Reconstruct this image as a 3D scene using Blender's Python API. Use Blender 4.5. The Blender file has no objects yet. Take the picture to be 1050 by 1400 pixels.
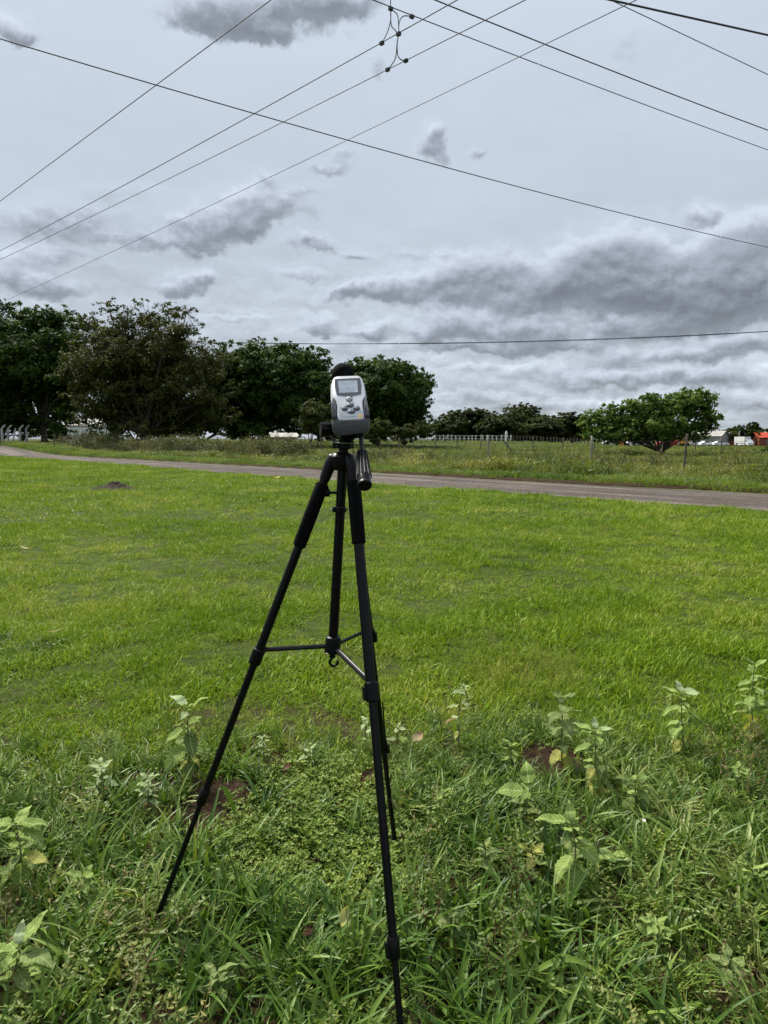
import bpy, math, random
import numpy as np
from mathutils import Vector, Matrix

random.seed(7)
RNG = np.random.default_rng(7)
SC = bpy.context.scene
COL = SC.collection
PI = math.pi

# ------------------------------------------------------------------ camera
H = 1.35                      # eye height
F = 24.0 / 36.0 * 1400.0      # focal length in photo pixels
PITCH = math.atan(100.0 / F)
CP, SP = math.cos(PITCH), math.sin(PITCH)
cam_d = bpy.data.cameras.new('camera')
cam_d.sensor_fit = 'VERTICAL'; cam_d.sensor_height = 36.0; cam_d.lens = 24.0
cam_d.clip_start = 0.05; cam_d.clip_end = 6000
cam = bpy.data.objects.new('camera', cam_d); COL.objects.link(cam)
cam.location = (0, 0, H); cam.rotation_euler = (PI / 2 - PITCH, 0, 0)
SC.camera = cam


def ray(px, py):
    u = (px - 525.0) / F; v = (700.0 - py) / F
    return Vector((u, CP + v * SP, -SP + v * CP))


def P(px, py, Y):
    """point on the sight line at world depth Y"""
    r = ray(px, py); s = Y / r.y
    return Vector((r.x * s, Y, H + r.z * s))


def PZ(px, py, z):
    """point on the sight line at world height z"""
    r = ray(px, py); s = (z - H) / r.z
    return Vector((r.x * s, r.y * s, z))


def azel(px, py):
    r = ray(px, py).normalized()
    return math.atan2(r.x, r.y), math.asin(r.z)


# ------------------------------------------------------------------ view
SC.view_settings.view_transform = 'Standard'
SC.view_settings.look = 'None'
SC.view_settings.exposure = 2.35
SC.view_settings.gamma = 1.0
SC.view_settings.use_curve_mapping = False

# ------------------------------------------------------------------ node helper
class NB:
    """tiny expression builder for shader node trees"""
    def __init__(s, nt): s.nt = nt
    def new(s, t, **kw):
        n = s.nt.nodes.new(t)
        for k, v in kw.items(): setattr(n, k, v)
        return n
    def put(s, sock, v):
        if isinstance(v, bpy.types.NodeSocket): s.nt.links.new(v, sock)
        elif v is not None:
            if hasattr(sock.default_value, '__len__') and not hasattr(v, '__len__'): v = (v,) * len(sock.default_value)
            if hasattr(sock.default_value, '__len__') and len(sock.default_value) == 4 and len(v) == 3: v = (*v, 1)
            sock.default_value = v
    def m(s, op, a, b=None, c=None, clamp=False):
        n = s.new('ShaderNodeMath', operation=op, use_clamp=clamp)
        for i, v in enumerate((a, b, c)): s.put(n.inputs[i], v)
        return n.outputs[0]
    def vm(s, op, a, b=None):
        n = s.new('ShaderNodeVectorMath', operation=op)
        s.put(n.inputs[0], a)
        if b is not None: s.put(n.inputs[1], b)
        return n.outputs['Value'] if op in ('DOT_PRODUCT', 'LENGTH', 'DISTANCE') else n.outputs[0]
    def mix(s, f, a, b, blend='MIX'):
        n = s.new('ShaderNodeMix', data_type='RGBA', blend_type=blend)
        s.put(n.inputs[0], f); s.put(n.inputs[6], a); s.put(n.inputs[7], b)
        return n.outputs[2]
    def ss(s, x, lo, hi, a=0.0, b=1.0):
        n = s.new('ShaderNodeMapRange', interpolation_type='SMOOTHSTEP')
        for i, v in enumerate((x, lo, hi, a, b)): s.put(n.inputs[i], v)
        return n.outputs[0]
    def noise(s, vec, scale, detail=4, rough=0.55, dist=0.0, col=False):
        n = s.new('ShaderNodeTexNoise')
        s.put(n.inputs['Vector'], vec); n.inputs['Scale'].default_value = scale
        n.inputs['Detail'].default_value = detail; n.inputs['Roughness'].default_value = rough
        n.inputs['Distortion'].default_value = dist
        return n.outputs['Color' if col else 'Fac']
    def ramp(s, f, stops):
        n = s.new('ShaderNodeValToRGB'); e = n.color_ramp.elements
        while len(e) < len(stops): e.new(0.5)
        for q, (p, c) in zip(e, stops): q.position = p; q.color = (*c, 1) if len(c) == 3 else c
        s.put(n.inputs[0], f)
        return n.outputs[0]


# ------------------------------------------------------------------ world: cloudy sky
SUN_EL, SUN_AZ = math.radians(50), math.radians(-40)     # azimuth from +Y towards +X
SKY_GAIN = 0.224
world = bpy.data.worlds.new('World'); SC.world = world; world.use_nodes = True
wn = world.node_tree; wn.nodes.clear(); b = NB(wn)
tc = b.new('ShaderNodeTexCoord').outputs['Generated']
sep = b.new('ShaderNodeSeparateXYZ'); b.put(sep.inputs[0], tc)
dx, dy, dz = sep.outputs
az = b.m('ARCTAN2', dx, dy); el = b.m('ARCSINE', dz)
comb = b.new('ShaderNodeCombineXYZ'); b.put(comb.inputs[0], az); b.put(comb.inputs[1], el)
ae = comb.outputs[0]
# cloud sheet coordinates (perspective of a flat layer)
zz = b.m('ADD', b.m('MAXIMUM', dz, 0.0), 0.10)
pc = b.new('ShaderNodeCombineXYZ'); b.put(pc.inputs[0], b.m('DIVIDE', dx, zz)); b.put(pc.inputs[1], b.m('DIVIDE', dy, zz))
plane = pc.outputs[0]
# clouds as clusters of soft puffs: centre and half sizes in the directions the photograph shows them, weight
PUFFS = [
    # heavy bank on the right
    (845, 343, 52, 38, 1.2), (803, 352, 40, 30, 1.0), (890, 368, 50, 36, 1.1), (932, 376, 36, 28, .9), (768, 384, 36, 26, 1.0), (820, 394, 58, 34, 1.2), (872, 404, 50, 26, 1.0),
    (738, 402, 34, 22, .9), (702, 374, 38, 22, .8), (660, 366, 40, 24, .9), (622, 374, 36, 22, .85), (585, 386, 34, 20, .85), (545, 395, 34, 17, .8), (503, 399, 30, 14, .7), (466, 403, 22, 9, .6),
    (640, 400, 42, 16, .8), (690, 412, 36, 18, .8), (600, 438, 38, 22, .85), (648, 450, 36, 20, .9), (700, 450, 34, 19, .85), (742, 456, 30, 15, .7), (580, 456, 24, 12, .6),
    (990, 350, 38, 30, 1.0), (1036, 338, 42, 34, 1.1), (970, 388, 44, 34, 1.1), (1012, 384, 48, 36, 1.2), (1046, 396, 44, 34, 1.1), (940, 408, 38, 26, .9), (986, 426, 38, 20, .9), (930, 440, 40, 18, .8), (880, 450, 40, 16, .7), (832, 456, 36, 13, .6),
    (1042, 314, 30, 20, .8), (958, 294, 20, 14, .8), (975, 303, 14, 8, .5),
    # the dark one at the top and the corner scrap
    (262, 8, 34, 26, .8), (310, 18, 44, 30, 1.1), (365, 16, 46, 30, 1.0), (415, 2, 40, 22, .8), (470, -4, 46, 22, .7), (345, 42, 30, 14, .6), (6, 38, 32, 22, .8), (28, 50, 20, 10, .5),
    # torn streaks on the left
    (372, 238, 20, 12, .5), (348, 270, 40, 18, .6), (300, 298, 46, 20, .65), (330, 300, 34, 14, .5), (388, 282, 46, 16, .5), (255, 318, 42, 17, .5), (270, 335, 30, 10, .45), (425, 326, 30, 10, .6), (440, 338, 22, 7, .5),
    (262, 384, 32, 14, .7), (230, 392, 26, 9, .5), (280, 374, 14, 8, .5), (110, 290, 60, 20, .45), (40, 300, 50, 22, .5), (150, 320, 50, 14, .4), (205, 335, 40, 12, .35), (90, 345, 60, 14, .45), (20, 370, 60, 26, .6), (70, 392, 50, 14, .45), (170, 262, 60, 14, .3),
    (420, 258, 34, 9, .4), (455, 228, 32, 11, .5), (475, 212, 20, 7, .35), (420, 375, 40, 8, .45), (485, 348, 16, 7, .4), (590, 345, 90, 8, .35),
    # single scraps
    (596, 178, 16, 16, .75), (586, 200, 20, 14, .7), (606, 222, 16, 12, .5), (655, 204, 13, 7, .5), (512, 82, 12, 24, .3), (865, 40, 34, 30, .22),
    (426, 440, 20, 14, .36), (446, 446, 18, 13, .36), (432, 456, 26, 10, .40), (500, 455, 30, 8, .7), (520, 448, 14, 6, .5), (320, 438, 46, 7, .4),
    # low layers
    (640, 474, 90, 7, .55), (760, 478, 80, 8, .5), (880, 490, 70, 10, .5), (960, 482, 60, 12, .55), (1020, 470, 50, 14, .55), (700, 508, 80, 10, .4), (800, 522, 90, 12, .5), (900, 520, 80, 12, .45), (990, 515, 60, 14, .5),
    (640, 546, 70, 9, .35), (740, 552, 70, 8, .35), (850, 556, 80, 8, .35), (960, 545, 70, 10, .4), (1030, 555, 40, 8, .4)]
w1 = b.vm('SUBTRACT', b.noise(ae, 11.0, 4, 0.6, col=True), (0.5, 0.5, 0.5))
w2 = b.vm('SUBTRACT', b.noise(ae, 42.0, 4, 0.6, col=True), (0.5, 0.5, 0.5))
aw = b.vm('ADD', b.vm('ADD', ae, b.vm('MULTIPLY', w1, (0.060, 0.045, 0))), b.vm('MULTIPLY', w2, (0.026, 0.022, 0)))
tot = vert = None
for (px, py, sx, sy, w) in PUFFS:
    w = w * (1.0 if w > .75 else 1.35); k_ = 1.25 if py < 60 else 1.12; sx *= k_; sy *= k_
    a0, e0 = azel(px, py); a1, _ = azel(px + sx, py); _, e1 = azel(px, py - sy)
    q = b.vm('MULTIPLY', b.vm('SUBTRACT', aw, (a0, e0, 0)), (1 / (a1 - a0), 1 / (e1 - e0), 0))
    g = b.m('MULTIPLY', b.m('EXPONENT', b.m('MULTIPLY', b.vm('DOT_PRODUCT', q, q), -1.0)), w)
    v = b.m('MULTIPLY', b.vm('DOT_PRODUCT', q, (-.25, 1, 0)), g)
    tot = g if tot is None else b.m('ADD', tot, g)
    vert = v if vert is None else b.m('ADD', vert, v)
fb = b.noise(b.vm('MULTIPLY', ae, (1, 1.7, 1)), 8.0, 8, 0.62)
fine = b.noise(b.vm('MULTIPLY', ae, (1, 1.5, 1)), 30.0, 6, 0.62)
fine_up = b.noise(b.vm('MULTIPLY', b.vm('ADD', ae, (-0.004, 0.010, 0)), (1, 1.5, 1)), 30.0, 6, 0.62)
field = b.m('ADD', tot, b.m('ADD', b.m('MULTIPLY', b.m('SUBTRACT', fb, 0.5), 1.35), b.m('MULTIPLY', b.m('SUBTRACT', fine, 0.5), .85)))
relief = b.m('ADD', b.m('DIVIDE', vert, b.m('ADD', tot, .25)), b.m('MULTIPLY', b.m('SUBTRACT', fine, fine_up), 1.3))
body = b.ss(field, 0.20, 0.74)
sheet = b.noise(plane, 0.55, 8, 0.58, 0.3)
sheet2 = b.noise(plane, 1.7, 7, 0.6, 0.2)
low = b.ss(el, 0.0, 0.30, 1.0, 0.0)                      # nearer the horizon the layer breaks up more
# thin veil: luminance grows towards the zenith as under any overcast sky
zp = b.m('MAXIMUM', dz, 0.0)
veil_l = b.m('ADD', b.m('ADD', 0.49, b.m('MULTIPLY', zp, 0.22)), b.m('MULTIPLY', b.m('POWER', zp, 3.0), 0.30))
var = b.m('ADD', 1.0, b.m('MULTIPLY', b.m('SUBTRACT', sheet, 0.5), b.m('ADD', 0.36, b.m('MULTIPLY', low, 1.05))))
var = b.m('ADD', var, b.m('MULTIPLY', b.m('SUBTRACT', sheet2, 0.5), b.m('ADD', 0.06, b.m('MULTIPLY', low, 0.62))))
strat = b.noise(b.vm('ADD', b.vm('MULTIPLY', ae, (1, 2.6, 1)), b.vm('MULTIPLY', w2, (.05, .06, 0))), 11.0, 8, .62)
strat_up = b.noise(b.vm('ADD', b.vm('MULTIPLY', b.vm('ADD', ae, (-.004, .012, 0)), (1, 2.6, 1)), b.vm('MULTIPLY', w2, (.05, .06, 0))), 11.0, 8, .62)
var = b.m('ADD', var, b.m('MULTIPLY', b.m('ADD', b.m('MULTIPLY', b.m('SUBTRACT', 0.5, strat), 1.3), b.m('MULTIPLY', b.m('SUBTRACT', strat, strat_up), 2.6)), b.ss(el, 0.02, 0.32, .80, 0.03)))
veil_l = b.m('MULTIPLY', veil_l, var)
# sunlit rims around the denser clouds
rim = b.m('MULTIPLY', b.m('MULTIPLY', b.ss(field, -0.20, 0.16), b.ss(field, 0.20, 0.6, 1.0, 0.0)), b.m('MULTIPLY', b.ss(relief, -.15, .45), b.ss(tot, .03, .22)))
veil_l = b.m('ADD', veil_l, b.m('MULTIPLY', rim, b.m('ADD', 0.03, b.m('MULTIPLY', low, 0.17))))
tint = b.mix(b.ss(el, 0.02, 0.5), (0.90, 1.0, 1.13), (0.87, 0.985, 1.13))
cl = b.new('ShaderNodeCombineXYZ')
for i in range(3): b.put(cl.inputs[i], veil_l)
veil = b.mix(1.0, tint, cl.outputs[0], 'MULTIPLY')
core = b.ss(field, 0.5, 2.1)
dark = b.mix(core, (0.33, 0.365, 0.43), (0.195, 0.215, 0.255))
lit_top = b.ss(relief, -.60, .70, .62, 1.95)
lt = b.new('ShaderNodeCombineXYZ')
for i in range(3): b.put(lt.inputs[i], lit_top)
dark = b.mix(1.0, dark, lt.outputs[0], 'MULTIPLY')
cloud = b.mix(b.m('MULTIPLY', body, 0.88), veil, dark)
skyt = b.new('ShaderNodeTexSky', sky_type='NISHITA')
skyt.sun_disc = False; skyt.sun_elevation = SUN_EL; skyt.sun_rotation = SUN_AZ
blue = b.mix(1.0, skyt.outputs[0], (0.085, 0.085, 0.085), 'MULTIPLY')
final = b.mix(0.94, blue, cloud)
bg = b.new('ShaderNodeBackground'); b.put(bg.inputs[0], final); bg.inputs[1].default_value = SKY_GAIN
out = b.new('ShaderNodeOutputWorld'); wn.links.new(bg.outputs[0], out.inputs[0])

sun_d = bpy.data.lights.new('sun', 'SUN'); sun_d.energy = 1.5; sun_d.angle = math.radians(10); sun_d.color = (1.0, 0.95, 0.86)
sun = bpy.data.objects.new('sun', sun_d); COL.objects.link(sun)
sv = Vector((math.sin(SUN_AZ) * math.cos(SUN_EL), math.cos(SUN_AZ) * math.cos(SUN_EL), math.sin(SUN_EL)))
sun.rotation_euler = sv.to_track_quat('Z', 'Y').to_euler(); sun.location = (0, 0, 30)

# ------------------------------------------------------------------ terrain functions
RD = np.array([-0.676, 0.737]); RN = np.array([0.737, 0.676])     # along / across the road
R0 = np.array([0.0, 20.3]); RW = 4.5                              # a point on the near edge, road width


def S01(x): x = np.clip(x, 0, 1); return x * x * (3 - 2 * x)


_perm = np.random.default_rng(3).random((256, 256))


def vnoise(x, y, s, seed=0):
    x = np.asarray(x, float) * s + seed * 17.3; y = np.asarray(y, float) * s + seed * 9.1
    xi = np.floor(x).astype(int); yi = np.floor(y).astype(int); fx = S01(x - xi); fy = S01(y - yi)
    g = lambda i, j: _perm[i & 255, j & 255]
    return (g(xi, yi) * (1 - fx) + g(xi + 1, yi) * fx) * (1 - fy) + (g(xi, yi + 1) * (1 - fx) + g(xi + 1, yi + 1) * fx) * fy


def fbm(x, y, s, seed=0, o=4):
    t = 0; a = .5; n = 0
    for i in range(o): t = t + a * vnoise(x, y, s * 2 ** i, seed + i); n += a; a *= .5
    return t / n


def road_tq(x, y):
    x = np.asarray(x, float); y = np.asarray(y, float)
    return (x - R0[0]) * RD[0] + (y - R0[1]) * RD[1], (x - R0[0]) * RN[0] + (y - R0[1]) * RN[1]


def road_edges(t):
    n = 0.22 * (vnoise(t, t * 0, .35, 5) - .5) + .45 * (vnoise(t, t * 0, 1.6, 6) - .5) + .25 * (vnoise(t, t * 0, 4.1, 7) - .5); f = 0.35 * (vnoise(t, t * 0, .3, 8) - .5)
    return n, RW + f


def base_z(x, y):
    t, q = road_tq(x, y)
    return 0.75 * S01((t - 40) / 26.0) - 1.5 * S01((y - 80) / 100.0) * S01((x - 20) / 45.0)


def gz(x, y):
    x = np.asarray(x, float); y = np.asarray(y, float)
    t, q = road_tq(x, y)
    off = S01(np.maximum(-q, q - RW) / 2.0 - 0.1)          # 0 on the road
    d = np.hypot(x, y)
    bump = (fbm(x, y, .55, 2) - .5) * .10 + (vnoise(x, y, 2.3, 4) - .5) * .03
    bump = bump * S01((60 - d) / 30.0) * S01((d - 0.2) / 3.0)
    bank = 0.10 * S01((q - RW - 0.1) / 0.8) * S01((80 - np.abs(t)) / 40)
    return base_z(x, y) + off * bump + bank


def gzs(x, y): return float(gz(np.array([x]), np.array([y]))[0])


def G(px, py):
    """point where the sight line meets the terrain"""
    z = 0.0
    for _ in range(12):
        r = ray(px, py)
        s = (z - H) / min(r.z, -1e-4); s = min(s, 400)
        p = r * s; z = gzs(p.x, p.y)
    return Vector((p.x, p.y, z))


def GD(px, Y):
    """terrain point on the column px at depth Y"""
    x = (px - 525.0) / F * (Y * CP + H * SP)
    return Vector((x, Y, gzs(x, Y)))


# ------------------------------------------------------------------ materials
def mat(name, build, rough=0.6, spec=0.3, metal=0.0, bump=None):
    m = bpy.data.materials.new(name); m.use_nodes = True
    nt = m.node_tree; bb = NB(nt); p = nt.nodes['Principled BSDF']
    p.inputs['Roughness'].default_value = rough; p.inputs['Specular IOR Level'].default_value = spec; p.inputs['Metallic'].default_value = metal
    c = build(bb) if callable(build) else build
    bb.put(p.inputs['Base Color'], c)
    if bump:
        bn = bb.new('ShaderNodeBump'); bn.inputs['Strength'].default_value = bump[1]; bn.inputs['Distance'].default_value = bump[2]
        bb.put(bn.inputs['Height'], bump[0](bb)); nt.links.new(bn.outputs[0], p.inputs['Normal'])
    return m


def pos(bb): return bb.new('ShaderNodeNewGeometry').outputs['Position']
def ocoord(bb): return bb.new('ShaderNodeTexCoord').outputs['Object']
def orand(bb): return bb.new('ShaderNodeObjectInfo').outputs['Random']


def leafmat(name, build, trans=0.35, rough=0.5, spec=0.25, tcol=1.3, bump=None):
    m = mat(name, build, rough, spec, bump=bump)
    nt = m.node_tree; bb = NB(nt); p = nt.nodes['Principled BSDF']; o = nt.nodes['Material Output']
    src = p.inputs['Base Color'].links[0].from_socket if p.inputs['Base Color'].links else None
    t = bb.new('ShaderNodeBsdfTranslucent')
    if src: bb.put(t.inputs[0], bb.mix(1.0, src, (tcol * 1.05, tcol, tcol * .55), 'MULTIPLY'))
    mx = bb.new('ShaderNodeMixShader'); mx.inputs[0].default_value = trans
    nt.links.new(p.outputs[0], mx.inputs[1]); nt.links.new(t.outputs[0], mx.inputs[2]); nt.links.new(mx.outputs[0], o.inputs[0])
    return m


def varied(bb, stops, pscale=0.6, pw=0.5, rnd=0.55):
    """mix of per-instance chance and broad patches over the ground"""
    n = bb.noise(pos(bb), pscale, 4, .6)
    n = bb.ss(n, .3, .7)
    f = bb.m('ADD', bb.m('MULTIPLY', orand(bb), rnd), bb.m('MULTIPLY', n, pw))
    return bb.ramp(f, stops)


M = {}
M['lawn'] = leafmat('lawn_blade', lambda bb: varied(bb, [(0, (.050, .104, .006)), (.35, (.122, .208, .009)), (.7, (.19, .275, .014)), (1, (.36, .37, .09))], .45, .4, .65), .22, .5, .10)
M['rough'] = leafmat('rough_blade', lambda bb: varied(bb, [(0, (.019, .048, .007)), (.4, (.062, .128, .014)), (.8, (.135, .212, .032)), (1, (.28, .31, .10))], 1.4, .35, .75), .20, .42, .24)
M['cover'] = leafmat('cover_leaf', lambda bb: varied(bb, [(0, (.050, .10, .011)), (.5, (.13, .20, .022)), (1, (.27, .32, .06))], 2.5, .45, .6), .3, .5, .25)
M['herb'] = leafmat('herb_leaf', lambda bb: varied(bb, [(0, (.048, .088, .013)), (.5, (.11, .16, .028)), (.9, (.20, .225, .055)), (1, (.30, .25, .08))], 2.0, .3, .75), .3, .5, .25)
M['verge'] = leafmat('verge_blade', lambda bb: varied(bb, [(0, (.040, .080, .009)), (.5, (.095, .155, .016)), (1, (.19, .235, .04))], .35, .5, .55), .35, .5, .25)
M['field'] = leafmat('field_blade', lambda bb: varied(bb, [(0, (.026, .046, .009)), (.35, (.068, .103, .015)), (.7, (.13, .16, .028)), (1, (.25, .235, .075))], .22, .6, .5), .35, .5, .2)
M['dry'] = leafmat('dry_stem', lambda bb: varied(bb, [(0, (.09, .075, .035)), (.5, (.15, .12, .05)), (1, (.24, .19, .08))], .8, .3, .7), .25, .6, .15)
M['weedbrown'] = leafmat('brown_weed', lambda bb: varied(bb, [(0, (.045, .065, .018)), (.5, (.095, .11, .034)), (1, (.18, .165, .07))], .5, .5, .55), .3, .6, .15)
M['seed'] = leafmat('seed_head', lambda bb: varied(bb, [(0, (.22, .28, .05)), (.5, (.32, .34, .06)), (1, (.44, .38, .08))], 2, .3, .7), .3, .6, .15)


def ground_col(bb):
    p = pos(bb)
    n1 = bb.noise(p, .5, 5, .6); n2 = bb.noise(p, 14, 5, .65); n3 = bb.noise(p, .09, 4, .6)
    green = bb.ramp(bb.m('ADD', bb.m('MULTIPLY', n1, .4), bb.m('MULTIPLY', n2, .6)), [(.3, (.022, .032, .007)), (.55, (.045, .075, .009)), (.75, (.08, .12, .014))])
    soil = bb.ramp(n2, [(.3, (.022, .012, .008)), (.7, (.065, .035, .022))])
    f = bb.ss(bb.m('ADD', n2, bb.m('MULTIPLY', bb.m('SUBTRACT', n1, .5), .8)), .52, .66)
    near = bb.ss(bb.vm('LENGTH', p), 2.4, 4.2)           # trodden bare earth shows in the uncut strip
    return bb.mix(bb.m('MULTIPLY', bb.m('SUBTRACT', 1.0, bb.m('MULTIPLY', near, .75)), bb.m('SUBTRACT', 1.0, bb.m('MULTIPLY', f, .5))), green, soil)


M['ground'] = mat('ground_earth', ground_col, .95, .1, bump=(lambda bb: bb.noise(pos(bb), 25, 5, .65), .6, .03))
M['soil'] = mat('red_soil', lambda bb: bb.ramp(bb.noise(pos(bb), 45, 6, .7), [(.3, (.013, .008, .005)), (.55, (.042, .023, .013)), (.8, (.09, .05, .03))]), .95, .1, bump=(lambda bb: bb.noise(pos(bb), 60, 5, .7), .9, .02))


def road_col(bb):
    p = pos(bb)
    rot = bb.new('ShaderNodeMapping'); rot.inputs['Rotation'].default_value = (0, 0, -math.atan2(RD[1], RD[0])); rot.inputs['Scale'].default_value = (1, 1, 1)
    bb.put(rot.inputs[0], p)
    st = bb.noise(bb.vm('MULTIPLY', rot.outputs[0], (.10, 1.9, 1)), 1.0, 5, .6)
    sp = bb.noise(p, 9, 4, .8); pa = bb.noise(p, .6, 4, .6)
    c = bb.ramp(bb.m('ADD', bb.m('MULTIPLY', st, .55), bb.m('ADD', bb.m('MULTIPLY', pa, .13), bb.m('MULTIPLY', sp, .32))), [(.38, (.030, .0245, .021)), (.5, (.074, .060, .051)), (.60, (.165, .136, .116))])
    return bb.mix(bb.ss(bb.noise(p, 9, 4, .7), .62, .72), c, (.06, .038, .028))


M['road'] = mat('worn_road', road_col, .92, .15, bump=(lambda bb: bb.noise(pos(bb), 18, 5, .7), .5, .03))
M['bark'] = mat('bark', lambda bb: bb.ramp(bb.noise(bb.vm('MULTIPLY', pos(bb), (3, 3, .7)), 2.5, 5, .65), [(.3, (.025, .02, .016)), (.7, (.09, .075, .06))]), .9, .1)
M['greybark'] = mat('grey_bark', lambda bb: bb.ramp(bb.noise(bb.vm('MULTIPLY', pos(bb), (3, 3, .7)), 2.5, 5, .65), [(.3, (.05, .042, .034)), (.7, (.16, .14, .115))]), .9, .1)


def crownmat(name, stops, sc=.35):
    def f(bb):
        g = bb.new('ShaderNodeNewGeometry')
        n = bb.ss(bb.noise(g.outputs['Position'], sc, 4, .6), .3, .7)
        return bb.ramp(bb.m('ADD', bb.m('MULTIPLY', n, .5), bb.m('MULTIPLY', g.outputs['Random Per Island'], .5)), stops)
    return leafmat(name, f, .22, .65, .06, 1.2)


M['crown_dark'] = crownmat('dark_crown', [(0, (.014, .032, .006)), (.5, (.033, .064, .011)), (1, (.075, .118, .022))])
M['crown_olive'] = crownmat('olive_crown', [(0, (.024, .033, .008)), (.5, (.052, .062, .014)), (1, (.090, .095, .024))])
M['crown_far'] = crownmat('far_crown', [(0, (.014, .024, .008)), (.5, (.032, .048, .012)), (1, (.075, .095, .022))], .12)
M['crown_fresh'] = crownmat('fresh_crown', [(0, (.030, .058, .010)), (.5, (.085, .14, .024)), (1, (.19, .25, .055))], .8)
M['bush'] = crownmat('bush_leaf', [(0, (.030, .042, .012)), (.5, (.060, .075, .020)), (1, (.105, .115, .034))], .6)

M['earth'] = mat('dark_earth', lambda bb: bb.ramp(bb.noise(pos(bb), 12, 6, .7), [(.3, (.016, .012, .009)), (.55, (.05, .038, .029)), (.8, (.12, .095, .072))]), .95, .1)
M['black'] = mat('black_paint', (.003, .003, .0033), .42, .16)
M['blackgloss'] = mat('black_anodised', lambda bb: bb.ramp(bb.noise(ocoord(bb), 90, 3), [(.4, (.003, .003, .0035)), (.7, (.006, .006, .007))]), .34, .17)
M['foam'] = mat('foam_rubber', lambda bb: bb.ramp(bb.noise(ocoord(bb), 260, 4), [(.35, (.002, .002, .002)), (.7, (.007, .007, .0075))]), .95, .08, bump=(lambda bb: bb.noise(ocoord(bb), 420, 4), .8, .002))
M['steel'] = mat('bright_metal', (.55, .55, .56), .28, .5, 1.0)
M['shell'] = mat('white_plastic', lambda bb: bb.ramp(bb.noise(ocoord(bb), 30, 4), [(.3, (.46, .47, .49)), (.7, (.54, .55, .57))]), .38, .45)
M['boot'] = mat('grey_rubber', lambda bb: bb.ramp(bb.noise(ocoord(bb), 120, 4), [(.3, (.055, .060, .064)), (.7, (.085, .090, .095))]), .6, .35)
M['bezel'] = mat('dark_bezel', (.05, .055, .065), .25, .5)
M['lcd'] = mat('lcd_glass', lambda bb: bb.ramp(bb.noise(ocoord(bb), 70, 3), [(.35, (.27, .30, .34)), (.65, (.36, .40, .45))]), .16, .5)
M['ink'] = mat('print_grey', (.12, .13, .14), .6, .3)
M['lcdink'] = mat('lcd_segment', (.29, .32, .35), .3, .4)
M['key'] = mat('key_rubber', (.075, .08, .085), .5, .4)
M['keypale'] = mat('key_pale', (.33, .34, .35), .4, .4)
M['yellow'] = mat('yellow_badge', (.75, .42, .03), .5, .3)
M['wire'] = mat('cable', lambda bb: bb.ramp(bb.noise(pos(bb), 3, 3), [(.3, (.02, .02, .022)), (.7, (.045, .045, .05))]), .5, .4)
M['wood'] = mat('weathered_wood', lambda bb: bb.ramp(bb.noise(bb.vm('MULTIPLY', pos(bb), (6, 6, 1)), 3, 5, .65), [(.3, (.05, .042, .034)), (.7, (.17, .145, .115))]), .9, .1)
M['palewood'] = mat('pale_wood', lambda bb: bb.ramp(bb.noise(bb.vm('MULTIPLY', pos(bb), (6, 6, 1)), 3, 5, .65), [(.3, (.15, .13, .10)), (.7, (.32, .29, .24))]), .9, .1)
M['concrete'] = mat('pale_concrete', lambda bb: bb.ramp(bb.noise(pos(bb), 4, 5, .65), [(.3, (.40, .39, .36)), (.7, (.58, .57, .53))]), .9, .1)
M['white'] = mat('white_paint', lambda bb: bb.ramp(bb.noise(pos(bb), 1.5, 5, .65), [(.3, (.55, .55, .53)), (.7, (.76, .76, .74))]), .6, .3)
M['greywall'] = mat('grey_wall', lambda bb: bb.ramp(bb.noise(bb.vm('MULTIPLY', pos(bb), (1, 1, .3)), .8, 5, .65), [(.3, (.22, .22, .20)), (.7, (.38, .37, .34))]), .85, .15)
M['greyroof'] = mat('grey_roof', lambda bb: bb.ramp(bb.noise(pos(bb), .6, 5, .65), [(.3, (.26, .25, .22)), (.7, (.42, .40, .36))]), .8, .2)
M['redroof'] = mat('red_roof', lambda bb: bb.ramp(bb.noise(pos(bb), .9, 5, .65), [(.3, (.33, .045, .022)), (.7, (.52, .085, .04))]), .8, .2)
M['brickwall'] = mat('brick_wall', lambda bb: bb.ramp(bb.noise(pos(bb), 1.2, 5, .65), [(.3, (.16, .055, .032)), (.7, (.26, .095, .055))]), .85, .15)
M['carred'] = mat('red_car_paint', (.42, .03, .02), .35, .5)
M['carorange'] = mat('orange_truck_paint', (.55, .12, .03), .4, .5)
M['carsilver'] = mat('silver_car_paint', (.40, .42, .44), .35, .5)
M['carwhite'] = mat('white_car_paint', (.72, .72, .71), .35, .5)
M['glass'] = mat('vehicle_glass', (.02, .025, .03), .1, .6)
M['tyre'] = mat('tyre', (.015, .015, .015), .8, .2)
M['yellowpaint'] = mat('yellow_machine_paint', (.55, .33, .05), .5, .4)
M['deadleaf'] = leafmat('dead_leaf', lambda bb: bb.ramp(bb.noise(ocoord(bb), 3, 4), [(.3, (.045, .018, .012)), (.7, (.13, .06, .038))]), .2, .7, .15)
M['palestraw'] = leafmat('straw', lambda bb: bb.ramp(bb.noise(ocoord(bb), 3, 4), [(.3, (.30, .24, .12)), (.7, (.46, .38, .20))]), .2, .7, .15)
M['scrap'] = mat('yellow_scrap', (.62, .47, .06), .6, .3)


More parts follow.
